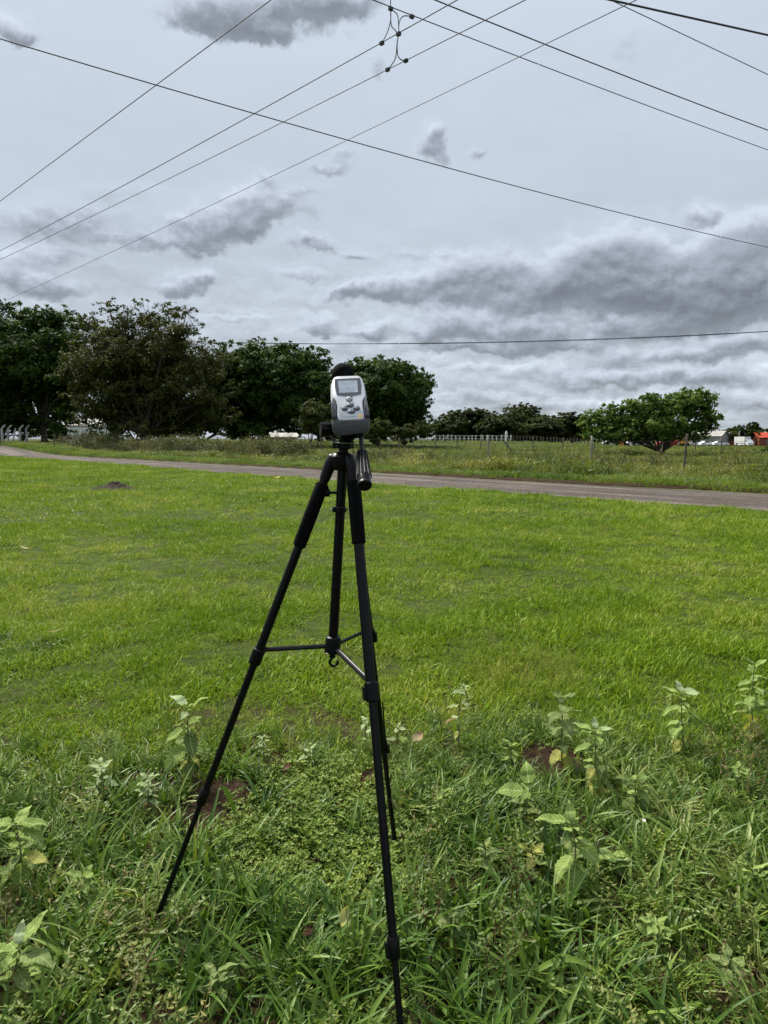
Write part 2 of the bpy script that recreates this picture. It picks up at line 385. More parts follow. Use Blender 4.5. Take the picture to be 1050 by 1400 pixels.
def weedleaf(name, a, c, vein):
    def f(bb):
        o = ocoord(bb); s = bb.new('ShaderNodeSeparateXYZ'); bb.put(s.inputs[0], o)
        ax = bb.m('ABSOLUTE', s.outputs[0])
        ph = bb.m('SUBTRACT', s.outputs[1], bb.m('MULTIPLY', ax, .75))
        vv = bb.m('ABSOLUTE', bb.m('SUBTRACT', bb.m('FRACT', bb.m('MULTIPLY', ph, 7.5)), .5))
        side = bb.ss(vv, .33, .48)
        mid = bb.ss(ax, .008, .03, 1.0, 0.0)
        base = bb.mix(bb.ss(bb.m('ADD', bb.m('MULTIPLY', orand(bb), .6), bb.m('MULTIPLY', bb.noise(o, 5, 4, .6), .5)), .2, .9), a, c)
        return bb.mix(bb.m('MAXIMUM', bb.m('MULTIPLY', side, .62), bb.m('MULTIPLY', mid, .8)), base, vein)
    return leafmat(name, f, .3, .75, .05)


M['wleaf'] = weedleaf('weed_leaf', (.13, .205, .042), (.24, .325, .085), (.42, .48, .21))
M['wpale'] = weedleaf('weed_leaf_pale', (.22, .29, .12), (.34, .41, .21), (.47, .53, .33))
M['wdull'] = weedleaf('weed_leaf_dull', (.10, .15, .045), (.19, .24, .08), (.31, .36, .16))
M['wyellow'] = weedleaf('weed_leaf_yellow', (.22, .25, .05), (.34, .34, .09), (.45, .44, .18))
M['wbrown'] = weedleaf('weed_leaf_brown', (.20, .13, .08), (.32, .22, .14), (.40, .30, .20))
M['wbrownstem'] = mat('brown_stem', (.11, .05, .025), .7, .2)
M['wstem'] = mat('weed_stem', lambda bb: bb.ramp(bb.noise(pos(bb), 20, 3), [(.3, (.10, .11, .05)), (.7, (.19, .19, .09))]), .7, .2)


# ------------------------------------------------------------------ mesh helpers
class MB:
    def __init__(s): s.v = []; s.f = []
    def add(s, vs, fs):
        o = len(s.v); s.v += [tuple(q) for q in vs]; s.f += [tuple(i + o for i in q) for q in fs]; return s
    def box(s, c, sx, sy, sz, R=None):
        vs = []
        for k in (-1, 1):
            for j in (-1, 1):
                for i in (-1, 1):
                    p = Vector((i * sx / 2, j * sy / 2, k * sz / 2))
                    vs.append((R @ p if R else p) + Vector(c))
        return s.add(vs, [(0, 2, 3, 1), (4, 5, 7, 6), (0, 1, 5, 4), (2, 6, 7, 3), (0, 4, 6, 2), (1, 3, 7, 5)])
    def tube(s, path, rad, n=10, cap=True, sq=1.0):
        path = [Vector(p) for p in path]
        if not hasattr(rad, '__len__'): rad = [rad] * len(path)
        t0 = (path[1] - path[0]).normalized()
        a = t0.orthogonal().normalized(); vs = []; fs = []
        for i, p in enumerate(path):
            t = (path[min(i + 1, len(path) - 1)] - path[max(i - 1, 0)]).normalized()
            a = (a - t * a.dot(t)).normalized(); c = t.cross(a)
            for k in range(n):
                an = 2 * PI * k / n
                vs.append(p + (a * math.cos(an) + c * math.sin(an) * sq) * rad[i])
        for i in range(len(path) - 1):
            for k in range(n):
                fs.append((i * n + k, i * n + (k + 1) % n, (i + 1) * n + (k + 1) % n, (i + 1) * n + k))
        if cap:
            fs.append(tuple(range(n - 1, -1, -1))); fs.append(tuple(range((len(path) - 1) * n, len(path) * n)))
        return s.add(vs, fs)
    def lathe(s, c, axis, prof, n=24, sx=1.0, sy=1.0, xref=None):
        """prof: list of (radius, height along axis)"""
        ax = Vector(axis).normalized(); a = Vector(xref) if xref else ax.orthogonal()
        a = (a - ax * a.dot(ax)).normalized(); bq = ax.cross(a); c = Vector(c); vs = []; fs = []
        for r, h in prof:
            for k in range(n):
                an = 2 * PI * k / n
                vs.append(c + ax * h + a * math.cos(an) * r * sx + bq * math.sin(an) * r * sy)
        for i in range(len(prof) - 1):
            for k in range(n):
                fs.append((i * n + k, i * n + (k + 1) % n, (i + 1) * n + (k + 1) % n, (i + 1) * n + k))
        fs.append(tuple(range(n - 1, -1, -1))); fs.append(tuple(range((len(prof) - 1) * n, len(prof) * n)))
        return s.add(vs, fs)
    def prism(s, poly, fr, h0, h1, inset=0.0):
        """poly in frame (o, x, y, n): 2-D outline pushed from h0 to h1"""
        o, X, Y, N = fr; n = len(poly)
        cx = sum(p[0] for p in poly) / n; cy = sum(p[1] for p in poly) / n
        vs = [o + X * p[0] + Y * p[1] + N * h0 for p in poly]
        vs += [o + X * p[0] + Y * p[1] + N * (h1 - inset * .5) for p in poly]
        k = lambda p: (p[0] + (cx - p[0]) * inset * 12, p[1] + (cy - p[1]) * inset * 12)
        vs += [o + X * k(p)[0] + Y * k(p)[1] + N * h1 for p in poly]
        fs = [tuple(range(n - 1, -1, -1)), tuple(range(2 * n, 3 * n))]
        for j in (0, 1):
            for i in range(n): fs.append((j * n + i, j * n + (i + 1) % n, (j + 1) * n + (i + 1) % n, (j + 1) * n + i))
        return s.add(vs, fs)


def mk(name, v, f, m, smooth=True):
    me = bpy.data.meshes.new(name); me.from_pydata([tuple(q) for q in v], [], f); me.update()
    if smooth:
        me.polygons.foreach_set('use_smooth', np.ones(len(me.polygons), bool))
    if m: me.materials.append(m)
    return me


def npmesh(name, V, Fa, m, smooth=False):
    """numpy mesh; Fa is (n, 3) or (n, 4)"""
    me = bpy.data.meshes.new(name); V = np.asarray(V, np.float32); Fa = np.asarray(Fa, np.int32); k = Fa.shape[1]
    me.vertices.add(len(V)); me.vertices.foreach_set('co', V.ravel())
    me.loops.add(Fa.size); me.loops.foreach_set('vertex_index', Fa.ravel())
    me.polygons.add(len(Fa)); me.polygons.foreach_set('loop_start', np.arange(0, Fa.size, k, dtype=np.int32))
    me.polygons.foreach_set('loop_total', np.full(len(Fa), k, np.int32))
    if smooth: me.polygons.foreach_set('use_smooth', np.ones(len(Fa), bool))
    me.update(calc_edges=True)
    if m: me.materials.append(m)
    return me


def tag(o, label=None, cat=None, group=None, kind=None):
    if label: o['label'] = label
    if cat: o['category'] = cat
    if group: o['group'] = group
    if kind: o['kind'] = kind
    return o


def link(name, me, parent=None, loc=None, rot=None, scl=None):
    o = bpy.data.objects.new(name, me); COL.objects.link(o)
    if parent: o.parent = parent
    if loc is not None: o.location = loc
    if rot is not None: o.rotation_euler = rot
    if scl is not None: o.scale = scl
    return o


def thing(name, loc, label, cat, group=None):
    o = bpy.data.objects.new(name, None); COL.objects.link(o); o.empty_display_size = .1
    o.location = loc; tag(o, label, cat, group); o['_o'] = list(loc)
    return o


def part(name, mb, m, root, parent=None, smooth=True, sharp=35, label=None):
    """a mesh in world coordinates becomes a part of root (or a sub-part of parent)"""
    off = Vector(root['_o'])
    me = mk(name, [Vector(q) - off for q in mb.v], mb.f, m, smooth)
    if smooth: me.set_sharp_from_angle(angle=math.radians(sharp))
    o = link(name, me, parent or root)
    if label: o['label'] = label
    return o


# ------------------------------------------------------------------ ground and road
def axis_pts(lo, hi, fine, n):
    k = np.arcsinh(hi / fine); k0 = np.arcsinh(lo / fine)
    return fine * np.sinh(np.linspace(k0, k, n))


gx = axis_pts(-3000, 3000, 4.0, 330); gy = axis_pts(-300, 4500, 5.0, 340)
GX, GY = np.meshgrid(gx, gy); GZ = gz(GX, GY)
V = np.stack([GX.ravel(), GY.ravel(), GZ.ravel()], 1); n = len(gx); i = np.arange(len(gy) - 1)[:, None] * n + np.arange(n - 1)[None]
ground = link('ground', npmesh('ground', V, np.stack([i, i + 1, i + n + 1, i + n], -1).reshape(-1, 4), M['ground'], True)); tag(ground, kind='structure')

ts = np.linspace(-60, 260, 500); ne, fe = road_edges(ts); V = []
for k in range(7):
    q = ne + (fe - ne) * k / 6; x = R0[0] + RD[0] * ts + RN[0] * q; y = R0[1] + RD[1] * ts + RN[1] * q
    z = base_z(x, y) + .02 + .045 * math.sin(PI * k / 6) - (.03 if k in (0, 6) else 0)
    V.append(np.stack([x, y, z], 1))
V = np.stack(V, 1); n = 7; i = np.arange(len(ts) - 1)[:, None] * n + np.arange(n - 1)[None]
road = link('road', npmesh('road', V.reshape(-1, 3), np.stack([i, i + n, i + n + 1, i + 1], -1).reshape(-1, 4), M['road'], True)); tag(road, kind='structure')


ts = np.linspace(-40, 120, 420); V = []
for k in range(4):
    q = road_edges(ts)[1] + .02 + .15 * k + .12 * (vnoise(ts, ts * 0, 1.3, 12 + k) - .5); x = R0[0] + RD[0] * ts + RN[0] * q; y = R0[1] + RD[1] * ts + RN[1] * q
    V.append(np.stack([x, y, gz(x, y) + (.0, .05, .06, .0)[k] + .015], 1))
V = np.stack(V, 1); n = 4; i = np.arange(len(ts) - 1)[:, None] * n + np.arange(n - 1)[None]
bank = link('verge_bank', npmesh('verge_bank', V.reshape(-1, 3), np.stack([i, i + n, i + n + 1, i + 1], -1).reshape(-1, 4), M['soil'], True)); tag(bank, kind='structure')


# ------------------------------------------------------------------ tufts and scattering (stuff)
def blade(vs, fs, base, az, lean, ln, w, curve, seg=3, fold=0.0):
    """one grass blade: a strip bending outwards"""
    d = np.array([math.cos(az), math.sin(az), 0]); s = np.array([-d[1], d[0], 0]); p = np.array(base, float); th = lean; o = len(vs)
    for k in range(seg + 1):
        f = k / seg; ww = w * (1 - f ** 1.8) * (.65 + .7 * min(1, f * 3) * .5)
        up = np.array([0, 0, 1]) * math.sin(th) + d * -math.cos(th) * 0
        if k == seg: vs.append(tuple(p))
        elif fold:
            vs.append(tuple(p - s * ww)); vs.append(tuple(p - np.array([0, 0, fold * ww]))); vs.append(tuple(p + s * ww))
        else:
            vs.append(tuple(p - s * ww)); vs.append(tuple(p + s * ww))
        p = p + (d * math.sin(th) + np.array([0, 0, 1]) * math.cos(th)) * ln / seg; th += curve / seg
    c = 3 if fold else 2
    for k in range(seg - 1):
        a = o + k * c
        for j in range(c - 1): fs.append((a + j, a + j + 1, a + c + j + 1)); fs.append((a + j, a + c + j + 1, a + c + j))
    a = o + (seg - 1) * c
    for j in range(c - 1): fs.append((a + j, a + j + 1, a + c))


def smallleaf(vs, fs, p, az, pitch, ln, w, cup=.25):
    d = np.array([math.cos(az) * math.cos(pitch), math.sin(az) * math.cos(pitch), math.sin(pitch)]); s = np.array([-math.sin(az), math.cos(az), 0])
    nn = np.cross(d, s) * -1; p = np.array(p, float); o = len(vs)
    for f, ww in ((0, .12), (.35, 1.0), (.72, .75)):
        c = p + d * ln * f
        vs += [tuple(c - s * w * ww + nn * -cup * w * ww * -1), tuple(c), tuple(c + s * w * ww + nn * cup * w * ww)]
    vs.append(tuple(p + d * ln - nn * .15 * ln))
    for k in range(2):
        a = o + 3 * k
        for j in range(2): fs.append((a + j, a + j + 1, a + j + 4)); fs.append((a + j, a + j + 4, a + j + 3))
    a = o + 6; fs.append((a, a + 1, a + 3)); fs.append((a + 1, a + 2, a + 3))


def stemstrip(vs, fs, pts, w):
    pts = [np.array(q, float) for q in pts]; o = len(vs)
    for q in pts: vs += [tuple(q + (w, 0, 0)), tuple(q + (-w * .5, w * .87, 0)), tuple(q + (-w * .5, -w * .87, 0))]
    for k in range(len(pts) - 1):
        for j in range(3): a = o + 3 * k + j; c = o + 3 * k + (j + 1) % 3; fs.append((a, c, c + 3)); fs.append((a, c + 3, a + 3))


def tuft(name, m, fn, seed):
    random.seed(seed); vs = []; fs = []; fn(vs, fs)
    me = mk(name, vs, fs, m, True)
    return bpy.data.objects.new(name, me)


U = random.uniform


def f_lawn(vs, fs, n=22, r=.06, l0=.020, l1=.050, w0=.0016, w1=.0031):
    for _ in range(n):
        a = U(0, 2 * PI); rr = r * math.sqrt(random.random())
        blade(vs, fs, (rr * math.cos(a), rr * math.sin(a), -.004), U(0, 2 * PI), U(.2, 1.25), U(l0, l1), U(w0, w1), U(.1, 1.1), 2)


def f_rough(vs, fs, n=10, l0=.08, l1=.21, w0=.0045, w1=.0090):
    for _ in range(n):
        a = U(0, 2 * PI); rr = U(0, .035)
        blade(vs, fs, (rr * math.cos(a), rr * math.sin(a), -.01), U(0, 2 * PI), U(.15, 1.15), U(l0, l1), U(w0, w1), U(.3, 1.5), 5, .55)


def f_thin(vs, fs):
    for _ in range(14):
        a = U(0, 2 * PI); rr = U(0, .05)
        blade(vs, fs, (rr * math.cos(a), rr * math.sin(a), -.01), U(0, 2 * PI), U(.05, .9), U(.08, .20), U(.0015, .003), U(.4, 1.5), 4)


def f_cover(vs, fs):
    for _ in range(16):
        a = U(0, 2 * PI); rr = .06 * math.sqrt(random.random()); h = U(.012, .045); c = np.array([rr * math.cos(a), rr * math.sin(a), 0.])
        top = c + (U(-.01, .01), U(-.01, .01), h)
        stemstrip(vs, fs, [c, top], .0006); a0 = U(0, PI)
        for k in range(4): smallleaf(vs, fs, top + (0, 0, -.004 * (k // 2)), a0 + k * PI / 2 + U(-.3, .3), U(-.1, .7), U(.008, .014), U(.0021, .0036))


def f_herb(vs, fs):
    for _ in range(3):
        a = U(0, 2 * PI); h = U(.08, .20); c = np.array([U(-.03, .03), U(-.03, .03), 0.]); l = U(.1, .5)
        pts = [c + np.array([math.cos(a) * l * h * f * f, math.sin(a) * l * h * f * f, h * f]) for f in (0, .33, .66, 1)]
        stemstrip(vs, fs, pts, .0009)
        for k in range(11):
            f = .2 + .8 * k / 10; q = pts[0] + np.array([math.cos(a) * l * h * f * f, math.sin(a) * l * h * f * f, h * f])
            smallleaf(vs, fs, q, k * 2.4 + U(-.4, .4), U(-.2, .7), U(.014, .030) * (1.15 - .4 * f), U(.0020, .0036))


def f_dry(vs, fs):
    for _ in range(3):
        a = U(0, 2 * PI); h = U(.14, .32); l = U(.1, .9); c = np.array([U(-.03, .03), U(-.03, .03), 0.])
        pts = [c + np.array([math.cos(a) * l * h * f * f, math.sin(a) * l * h * f * f, h * f]) for f in (0, .25, .5, .75, 1)]
        stemstrip(vs, fs, pts, .0009)
        for k in range(4):
            q = pts[2 + k // 2]; e = q + np.array([U(-.06, .06), U(-.06, .06), U(.0, .06)]); stemstrip(vs, fs, [q, e], .0006)
            for j in range(2): smallleaf(vs, fs, q + (e - q) * U(.4, 1), U(0, 6.28), U(-.5, .7), U(.008, .017), U(.002, .004))


def f_seed(vs, fs):
    for _ in range(5):
        a = U(0, 2 * PI); h = U(.10, .24); l = U(.1, .6); c = np.array([U(-.04, .04), U(-.04, .04), 0.])
        end = c + np.array([math.cos(a) * l * h, math.sin(a) * l * h, h])
        stemstrip(vs, fs, [c, (c + end) / 2 + (0, 0, .02), end], .0005)
        for k in range(9):
            e = end + np.array([U(-.03, .03), U(-.03, .03), U(-.05, .02)]); stemstrip(vs, fs, [end - (0, 0, .02), e], .0004)
            smallleaf(vs, fs, e, U(0, 6.28), U(-.6, .6), U(.004, .007), .0016)


def f_verge(vs, fs):
    for _ in range(26):
        a = U(0, 2 * PI); rr = .16 * math.sqrt(random.random())
        blade(vs, fs, (rr * math.cos(a), rr * math.sin(a), -.02), U(0, 2 * PI), U(.05, .8), U(.10, .26), U(.006, .012), U(.4, 1.5), 3)


def f_field(vs, fs):
    for _ in range(22):
        a = U(0, 2 * PI); rr = .22 * math.sqrt(random.random())
        blade(vs, fs, (rr * math.cos(a), rr * math.sin(a), -.02), U(0, 2 * PI), U(.03, .6), U(.22, .55), U(.007, .014), U(.2, 1.4), 3)
    for _ in range(10): smallleaf(vs, fs, (U(-.2, .2), U(-.2, .2), U(.1, .35)), U(0, 6.28), U(-.4, .8), U(.05, .11), U(.018, .035))


def f_weed(vs, fs):
    for _ in range(7):
        a = U(0, 2 * PI); h = U(.45, 1.0); l = U(.1, .5); c = np.array([U(-.2, .2), U(-.2, .2), 0.])
        pts = [c + np.array([math.cos(a) * l * h * f * f, math.sin(a) * l * h * f * f, h * f]) for f in (0, .33, .66, 1)]
        stemstrip(vs, fs, pts, .006)
        for k in range(14):
            f = U(.15, 1); q = pts[0] + np.array([math.cos(a) * l * h * f * f, math.sin(a) * l * h * f * f, h * f]) + np.array([U(-.1, .1), U(-.1, .1), 0])
            smallleaf(vs, fs, q, U(0, 6.28), U(-.4, .9), U(.05, .11), U(.012, .026))


def scatter(name, label, cat, xy, scl, variants, tilt=.12, up=0.0):
    xy = np.asarray(xy); N = len(xy)
    z = gz(xy[:, 0], xy[:, 1]) + up
    me = bpy.data.meshes.new(name); me.vertices.add(N)
    me.vertices.foreach_set('co', np.stack([xy[:, 0], xy[:, 1], z], 1).astype(np.float32).ravel())
    rot = np.stack([RNG.normal(0, tilt, N), RNG.normal(0, tilt, N), RNG.uniform(0, 2 * PI, N)], 1).astype(np.float32)
    a = me.attributes.new('rot', 'FLOAT_VECTOR', 'POINT'); a.data.foreach_set('vector', rot.ravel())
    a = me.attributes.new('scl', 'FLOAT', 'POINT'); a.data.foreach_set('value', np.asarray(scl, np.float32))
    a = me.attributes.new('idx', 'INT', 'POINT'); a.data.foreach_set('value', RNG.integers(0, len(variants), N).astype(np.int32))
    o = link(name, me); tag(o, label, cat, kind='stuff')
    ng = bpy.data.node_groups.new(name, 'GeometryNodeTree')
    ng.interface.new_socket('Geometry', in_out='INPUT', socket_type='NodeSocketGeometry')
    ng.interface.new_socket('Geometry', in_out='OUTPUT', socket_type='NodeSocketGeometry')
    nn = ng.nodes; L = ng.links.new
    gi = nn.new('NodeGroupInput'); go = nn.new('NodeGroupOutput'); iop = nn.new('GeometryNodeInstanceOnPoints'); jn = nn.new('GeometryNodeJoinGeometry')
    for v in variants:
        oi = nn.new('GeometryNodeObjectInfo'); oi.inputs['Object'].default_value = v; oi.inputs['As Instance'].default_value = True
        L(oi.outputs['Geometry'], jn.inputs[0])
    iop.inputs['Pick Instance'].default_value = True
    L(gi.outputs[0], iop.inputs['Points']); L(jn.outputs[0], iop.inputs['Instance'])
    for nm, ty, so in (('rot', 'FLOAT_VECTOR', 'Rotation'), ('scl', 'FLOAT', 'Scale'), ('idx', 'INT', 'Instance Index')):
        na = nn.new('GeometryNodeInputNamedAttribute'); na.data_type = ty; na.inputs['Name'].default_value = nm
        L(na.outputs['Attribute'], iop.inputs[so])
    L(iop.outputs[0], go.inputs[0])
    md = o.modifiers.new('scatter', 'NODES'); md.node_group = ng
    return o


def wedge(y0, y1, dens, side=.70, pad=1.2):
    """random points in the part of the view between two depths"""
    A = (side * (y1 ** 2 - y0 ** 2) + 2 * pad * (y1 - y0)); N = int(A * dens)
    y = np.sqrt(RNG.uniform(y0 ** 2, y1 ** 2, int(N * 1.2)))[:N]
    x = RNG.uniform(-1, 1, N) * (side * y + pad)
    return np.stack([x, y], 1)


def rough_edge(x, y):
    """>0 inside the uncut strip next to the camera"""
    e = 2.72 + .50 * S01((x + .1) / 1.3) + (fbm(x, y, 1.3, 11) - .5) * .9
    return e - y


def blobmask(x, y, cx, cy, rx, ry, seed=3):
    return 1 - ((x - cx) / rx) ** 2 - ((y - cy) / ry) ** 2 + (fbm(x, y, 4, seed) - .5) * 1.2


BARE = [(-.60, 2.40, .17, .20), (.70, 2.72, .16, .15), (-.05, 2.52, .10, .06), (-.93, 2.52, .12, .08)]


def bare(x, y): return np.max([blobmask(x, y, *q) for q in BARE], 0) > .25


def cover_mask(x, y): return blobmask(x, y, -.22, 2.22, .40, .48, 5) + (fbm(x, y, 9, 15) - .5) * 1.3


WEEDS = [(262, 1062), (135, 1090), (205, 1108), (362, 1040), (400, 1052), (24, 1225), (26, 1365), (628, 1028), (545, 1030), (500, 1028), (768, 1048), (816, 1092), (702, 1052), (722, 1135),
         (778, 1215), (872, 1110), (935, 1028), (1034, 1018), (734, 1205), (840, 1195), (668, 1205), (640, 965)]
WP = np.array([tuple(G(*q))[:2] for q in WEEDS])


def weed_room(x, y, r=.075):
    # trodden gap on the camera's side of each leafy weed
    d2 = np.min((x[:, None] - WP[None, :, 0]) ** 2 + ((y[:, None] - WP[None, :, 1] + .035) * .8) ** 2, 1)
    return d2 > r * r


lawnV = [tuft('lawn_tuft', M['lawn'], lambda a, c: f_lawn(a, c), 100 + k) for k in range(6)]
lawnL = [tuft('lawn_long_tuft', M['lawn'], lambda a, c: f_lawn(a, c, 20, .06, .05, .11, .0018, .0032), 150 + k) for k in range(4)]
roughV = [tuft('rough_tuft', M['rough'], lambda a, c: f_rough(a, c), 200 + k) for k in range(7)]
thinV = [tuft('thin_tuft', M['rough'], f_thin, 230 + k) for k in range(5)]
coverV = [tuft('cover_tuft', M['cover'], f_cover, 300 + k) for k in range(5)]
herbV = [tuft('herb_tuft', M['herb'], f_herb, 320 + k) for k in range(6)]
dryV = [tuft('dry_tuft', M['dry'], f_dry, 340 + k) for k in range(5)]
seedV = [tuft('seed_tuft', M['seed'], f_seed, 360 + k) for k in range(4)]
vergeV = [tuft('verge_tuft', M['verge'], f_verge, 400 + k) for k in range(5)]
fieldV = [tuft('field_tuft', M['field'], f_field, 420 + k) for k in range(6)]
weedV = [tuft('weed_tuft', M['weedbrown'], f_weed, 440 + k) for k in range(5)]

# mown lawn
pts = np.concatenate([wedge(1.0, 5.5, 600), wedge(5.5, 11, 320), wedge(11, 62, 85, .66, 1.5)])
x, y = pts.T; t, q = road_tq(x, y); ne, _ = road_edges(t)
keep = (q < ne + .05 + (vnoise(x, y, 2.4, 9) - .5) * .8 + RNG.normal(0, .10, len(x))) & (rough_edge(x, y) < .25 + RNG.normal(0, .18, len(x))) & ~bare(x, y) & (y > 1.2)
keep &= RNG.random(len(x)) < (.58 + .42 * S01((fbm(x, y, 2.2, 21) - .34) / .2))
pts = pts[keep]; d = np.hypot(*pts.T); s = RNG.uniform(.75, 1.35, len(pts)) * (1 + .9 * S01((d - 8) / 10) + .5 * S01((d - 22) / 20)) * (.58 + .9 * fbm(pts[:, 0], pts[:, 1], .8, 31)) * (.66 + .74 * S01((vnoise(pts[:, 0], pts[:, 1], 4.2, 33) - .2) / .6))
scatter('lawn_grass', 'short mown bright green lawn between the weeds and the road', 'grass', pts, s, lawnV)
pts = np.concatenate([wedge(2.2, 7, 80), wedge(7, 18, 26)]); x, y = pts.T; t, q = road_tq(x, y)
m_ = fbm(x, y, .9, 41); keep = (q < -.2) & (RNG.random(len(x)) < S01((m_ - .48) / .14) * .9 + .05) & ~bare(x, y)
pts = pts[keep]; scatter('long_lawn_grass', 'longer unmown tufts scattered through the lawn', 'grass', pts, RNG.uniform(.7, 1.3, len(pts)) * (1 + .5 * S01((pts[:, 1] - 7) / 6)), lawnL)

# uncut strip by the camera
pts = wedge(.85, 4.6, 520); x, y = pts.T; e = rough_edge(x, y); cm = cover_mask(x, y)
spot = blobmask(x, y, -2.55, 4.3, .5, .35, 8)
keep = ((e + RNG.normal(0, .12, len(x)) > 0) | (spot > .3)) & ~bare(x, y) & ((cm < .1) | (RNG.random(len(x)) < .10)) & (RNG.random(len(x)) < .45 + .55 * S01((fbm(x, y, 2.2, 51) - .40) / .15))
pts = pts[keep]; pts = pts[~((np.abs(pts[:, 0] - .03) < .10) & (pts[:, 1] < 1.5)) & weed_room(*pts.T)]; k = .45 + .5 * S01((3.1 - pts[:, 1]) / 1.2)
scatter('rough_grass', 'broad bladed uncut grass around the tripod feet', 'grass', pts, RNG.uniform(.6, 1.25, len(pts)) * k, roughV, .2)
pts = wedge(.85, 3.6, 330); x, y = pts.T; e = rough_edge(x, y); cm = cover_mask(x, y)
keep = (e + RNG.normal(0, .18, len(x)) > -.05) & ~bare(x, y) & ((cm < .1) | (RNG.random(len(x)) < .12))
pts = pts[keep]; scatter('fine_grass', 'thin bladed grass mixed into the uncut strip', 'grass', pts, RNG.uniform(.4, .85, len(pts)), thinV, .2)
pts = np.concatenate([wedge(1.2, 3.3, 900)]); x, y = pts.T; cm = cover_mask(x, y); e = rough_edge(x, y)
keep = ((cm > 0) | ((RNG.random(len(x)) < .10) & (e > 0))) & ~(bare(x, y) & (RNG.random(len(x)) < .85))
pts = pts[keep]; scatter('ground_cover', 'low mat of tiny round leaves between the tripod legs', 'ground cover', pts, RNG.uniform(.75, 1.35, len(pts)), coverV, .15)
pts = wedge(.85, 3.3, 170); x, y = pts.T; cm = cover_mask(x, y); e = rough_edge(x, y)
keep = (e > 0) & ~bare(x, y) & ((cm < .15) | (RNG.random(len(x)) < .12)) & (RNG.random(len(x)) < .15 + .75 * S01((fbm(x, y, 1.8, 61) - .42) / .15)) & (RNG.random(len(x)) < 1.15 - .85 * S01((y - 1.7) / .6))
pts = pts[keep]; pts = pts[weed_room(*pts.T, .05)]; scatter('small_herbs', 'small leafy herbs growing among the uncut grass', 'herbs', pts, RNG.uniform(.6, 1.2, len(pts)), herbV, .2)
pts = wedge(.9, 2.9, 60); x, y = pts.T; keep = (rough_edge(x, y) > .1) & (RNG.random(len(x)) < S01((fbm(x, y, 1.2, 71) - .40) / .2)) & (cover_mask(x, y) < .3)
pts = pts[keep]; scatter('dry_stems', 'thin dry brown stems standing in the uncut grass', 'dry stems', pts, RNG.uniform(.6, 1.15, len(pts)), dryV, .3)
pts = wedge(2.6, 4.6, 150); x, y = pts.T; keep = (blobmask(x, y, .76, 3.62, .36, .46, 7) > .2)
pts = pts[keep]; scatter('seed_grass', 'wispy yellow seeding grass above the leafy weeds', 'grass', pts, RNG.uniform(.6, 1.15, len(pts)), seedV, .2)

# beyond the road
t = RNG.uniform(-12, 78, 26000); q = RW + .22 + np.abs(RNG.normal(0, 1.6, len(t))) + RNG.uniform(-.12, .2, len(t))
x = R0[0] + RD[0] * t + RN[0] * q; y = R0[1] + RD[1] * t + RN[1] * q
scatter('verge_grass', 'low green verge grass along the far road edge', 'grass', np.stack([x, y], 1), RNG.uniform(.5, 1.2, len(t)) * (1 + .5 * S01((y - 30) / 30)), vergeV)
pts = np.concatenate([wedge(16, 48, 14, .62, 3), wedge(48, 95, 6, .62, 3), wedge(95, 200, 1.5, .62, 3)]); x, y = pts.T; t, q = road_tq(x, y)
keep = (q > RW + 1.3) & (RNG.random(len(x)) < .35 + .65 * S01((fbm(x, y, .22, 81) - .35) / .25)); pts = pts[keep]; d = pts[:, 1]
scatter('field_grass', 'rank uneven grass filling the fenced field', 'grass', pts, RNG.uniform(.5, 1.25, len(pts)) * (.15 + 1.55 * fbm(pts[:, 0], pts[:, 1], .4, 91)) * (1 - .35 * S01((d - 40) / 40)), fieldV)
# dull tall weeds along the fence
FQ = RW + 6.3
tw = np.concatenate([RNG.uniform(20, 62, 1700), RNG.uniform(-14, 22, 1100)]); qw = FQ + np.where(tw > 20, RNG.normal(0, 1.1, len(tw)), RNG.normal(.6, 2.0, len(tw)))
x = R0[0] + RD[0] * tw + RN[0] * qw; y = R0[1] + RD[1] * tw + RN[1] * qw
sw = RNG.uniform(.5, 1.2, len(tw)) * np.where(tw > 20, .95, .62) * (.2 + 1.5 * S01((fbm(x, y, .45, 95) - .3) / .4))
scatter('tall_weeds', 'dull brownish weeds grown tall along the wire fence', 'weeds', np.stack([x, y], 1), sw, weedV)


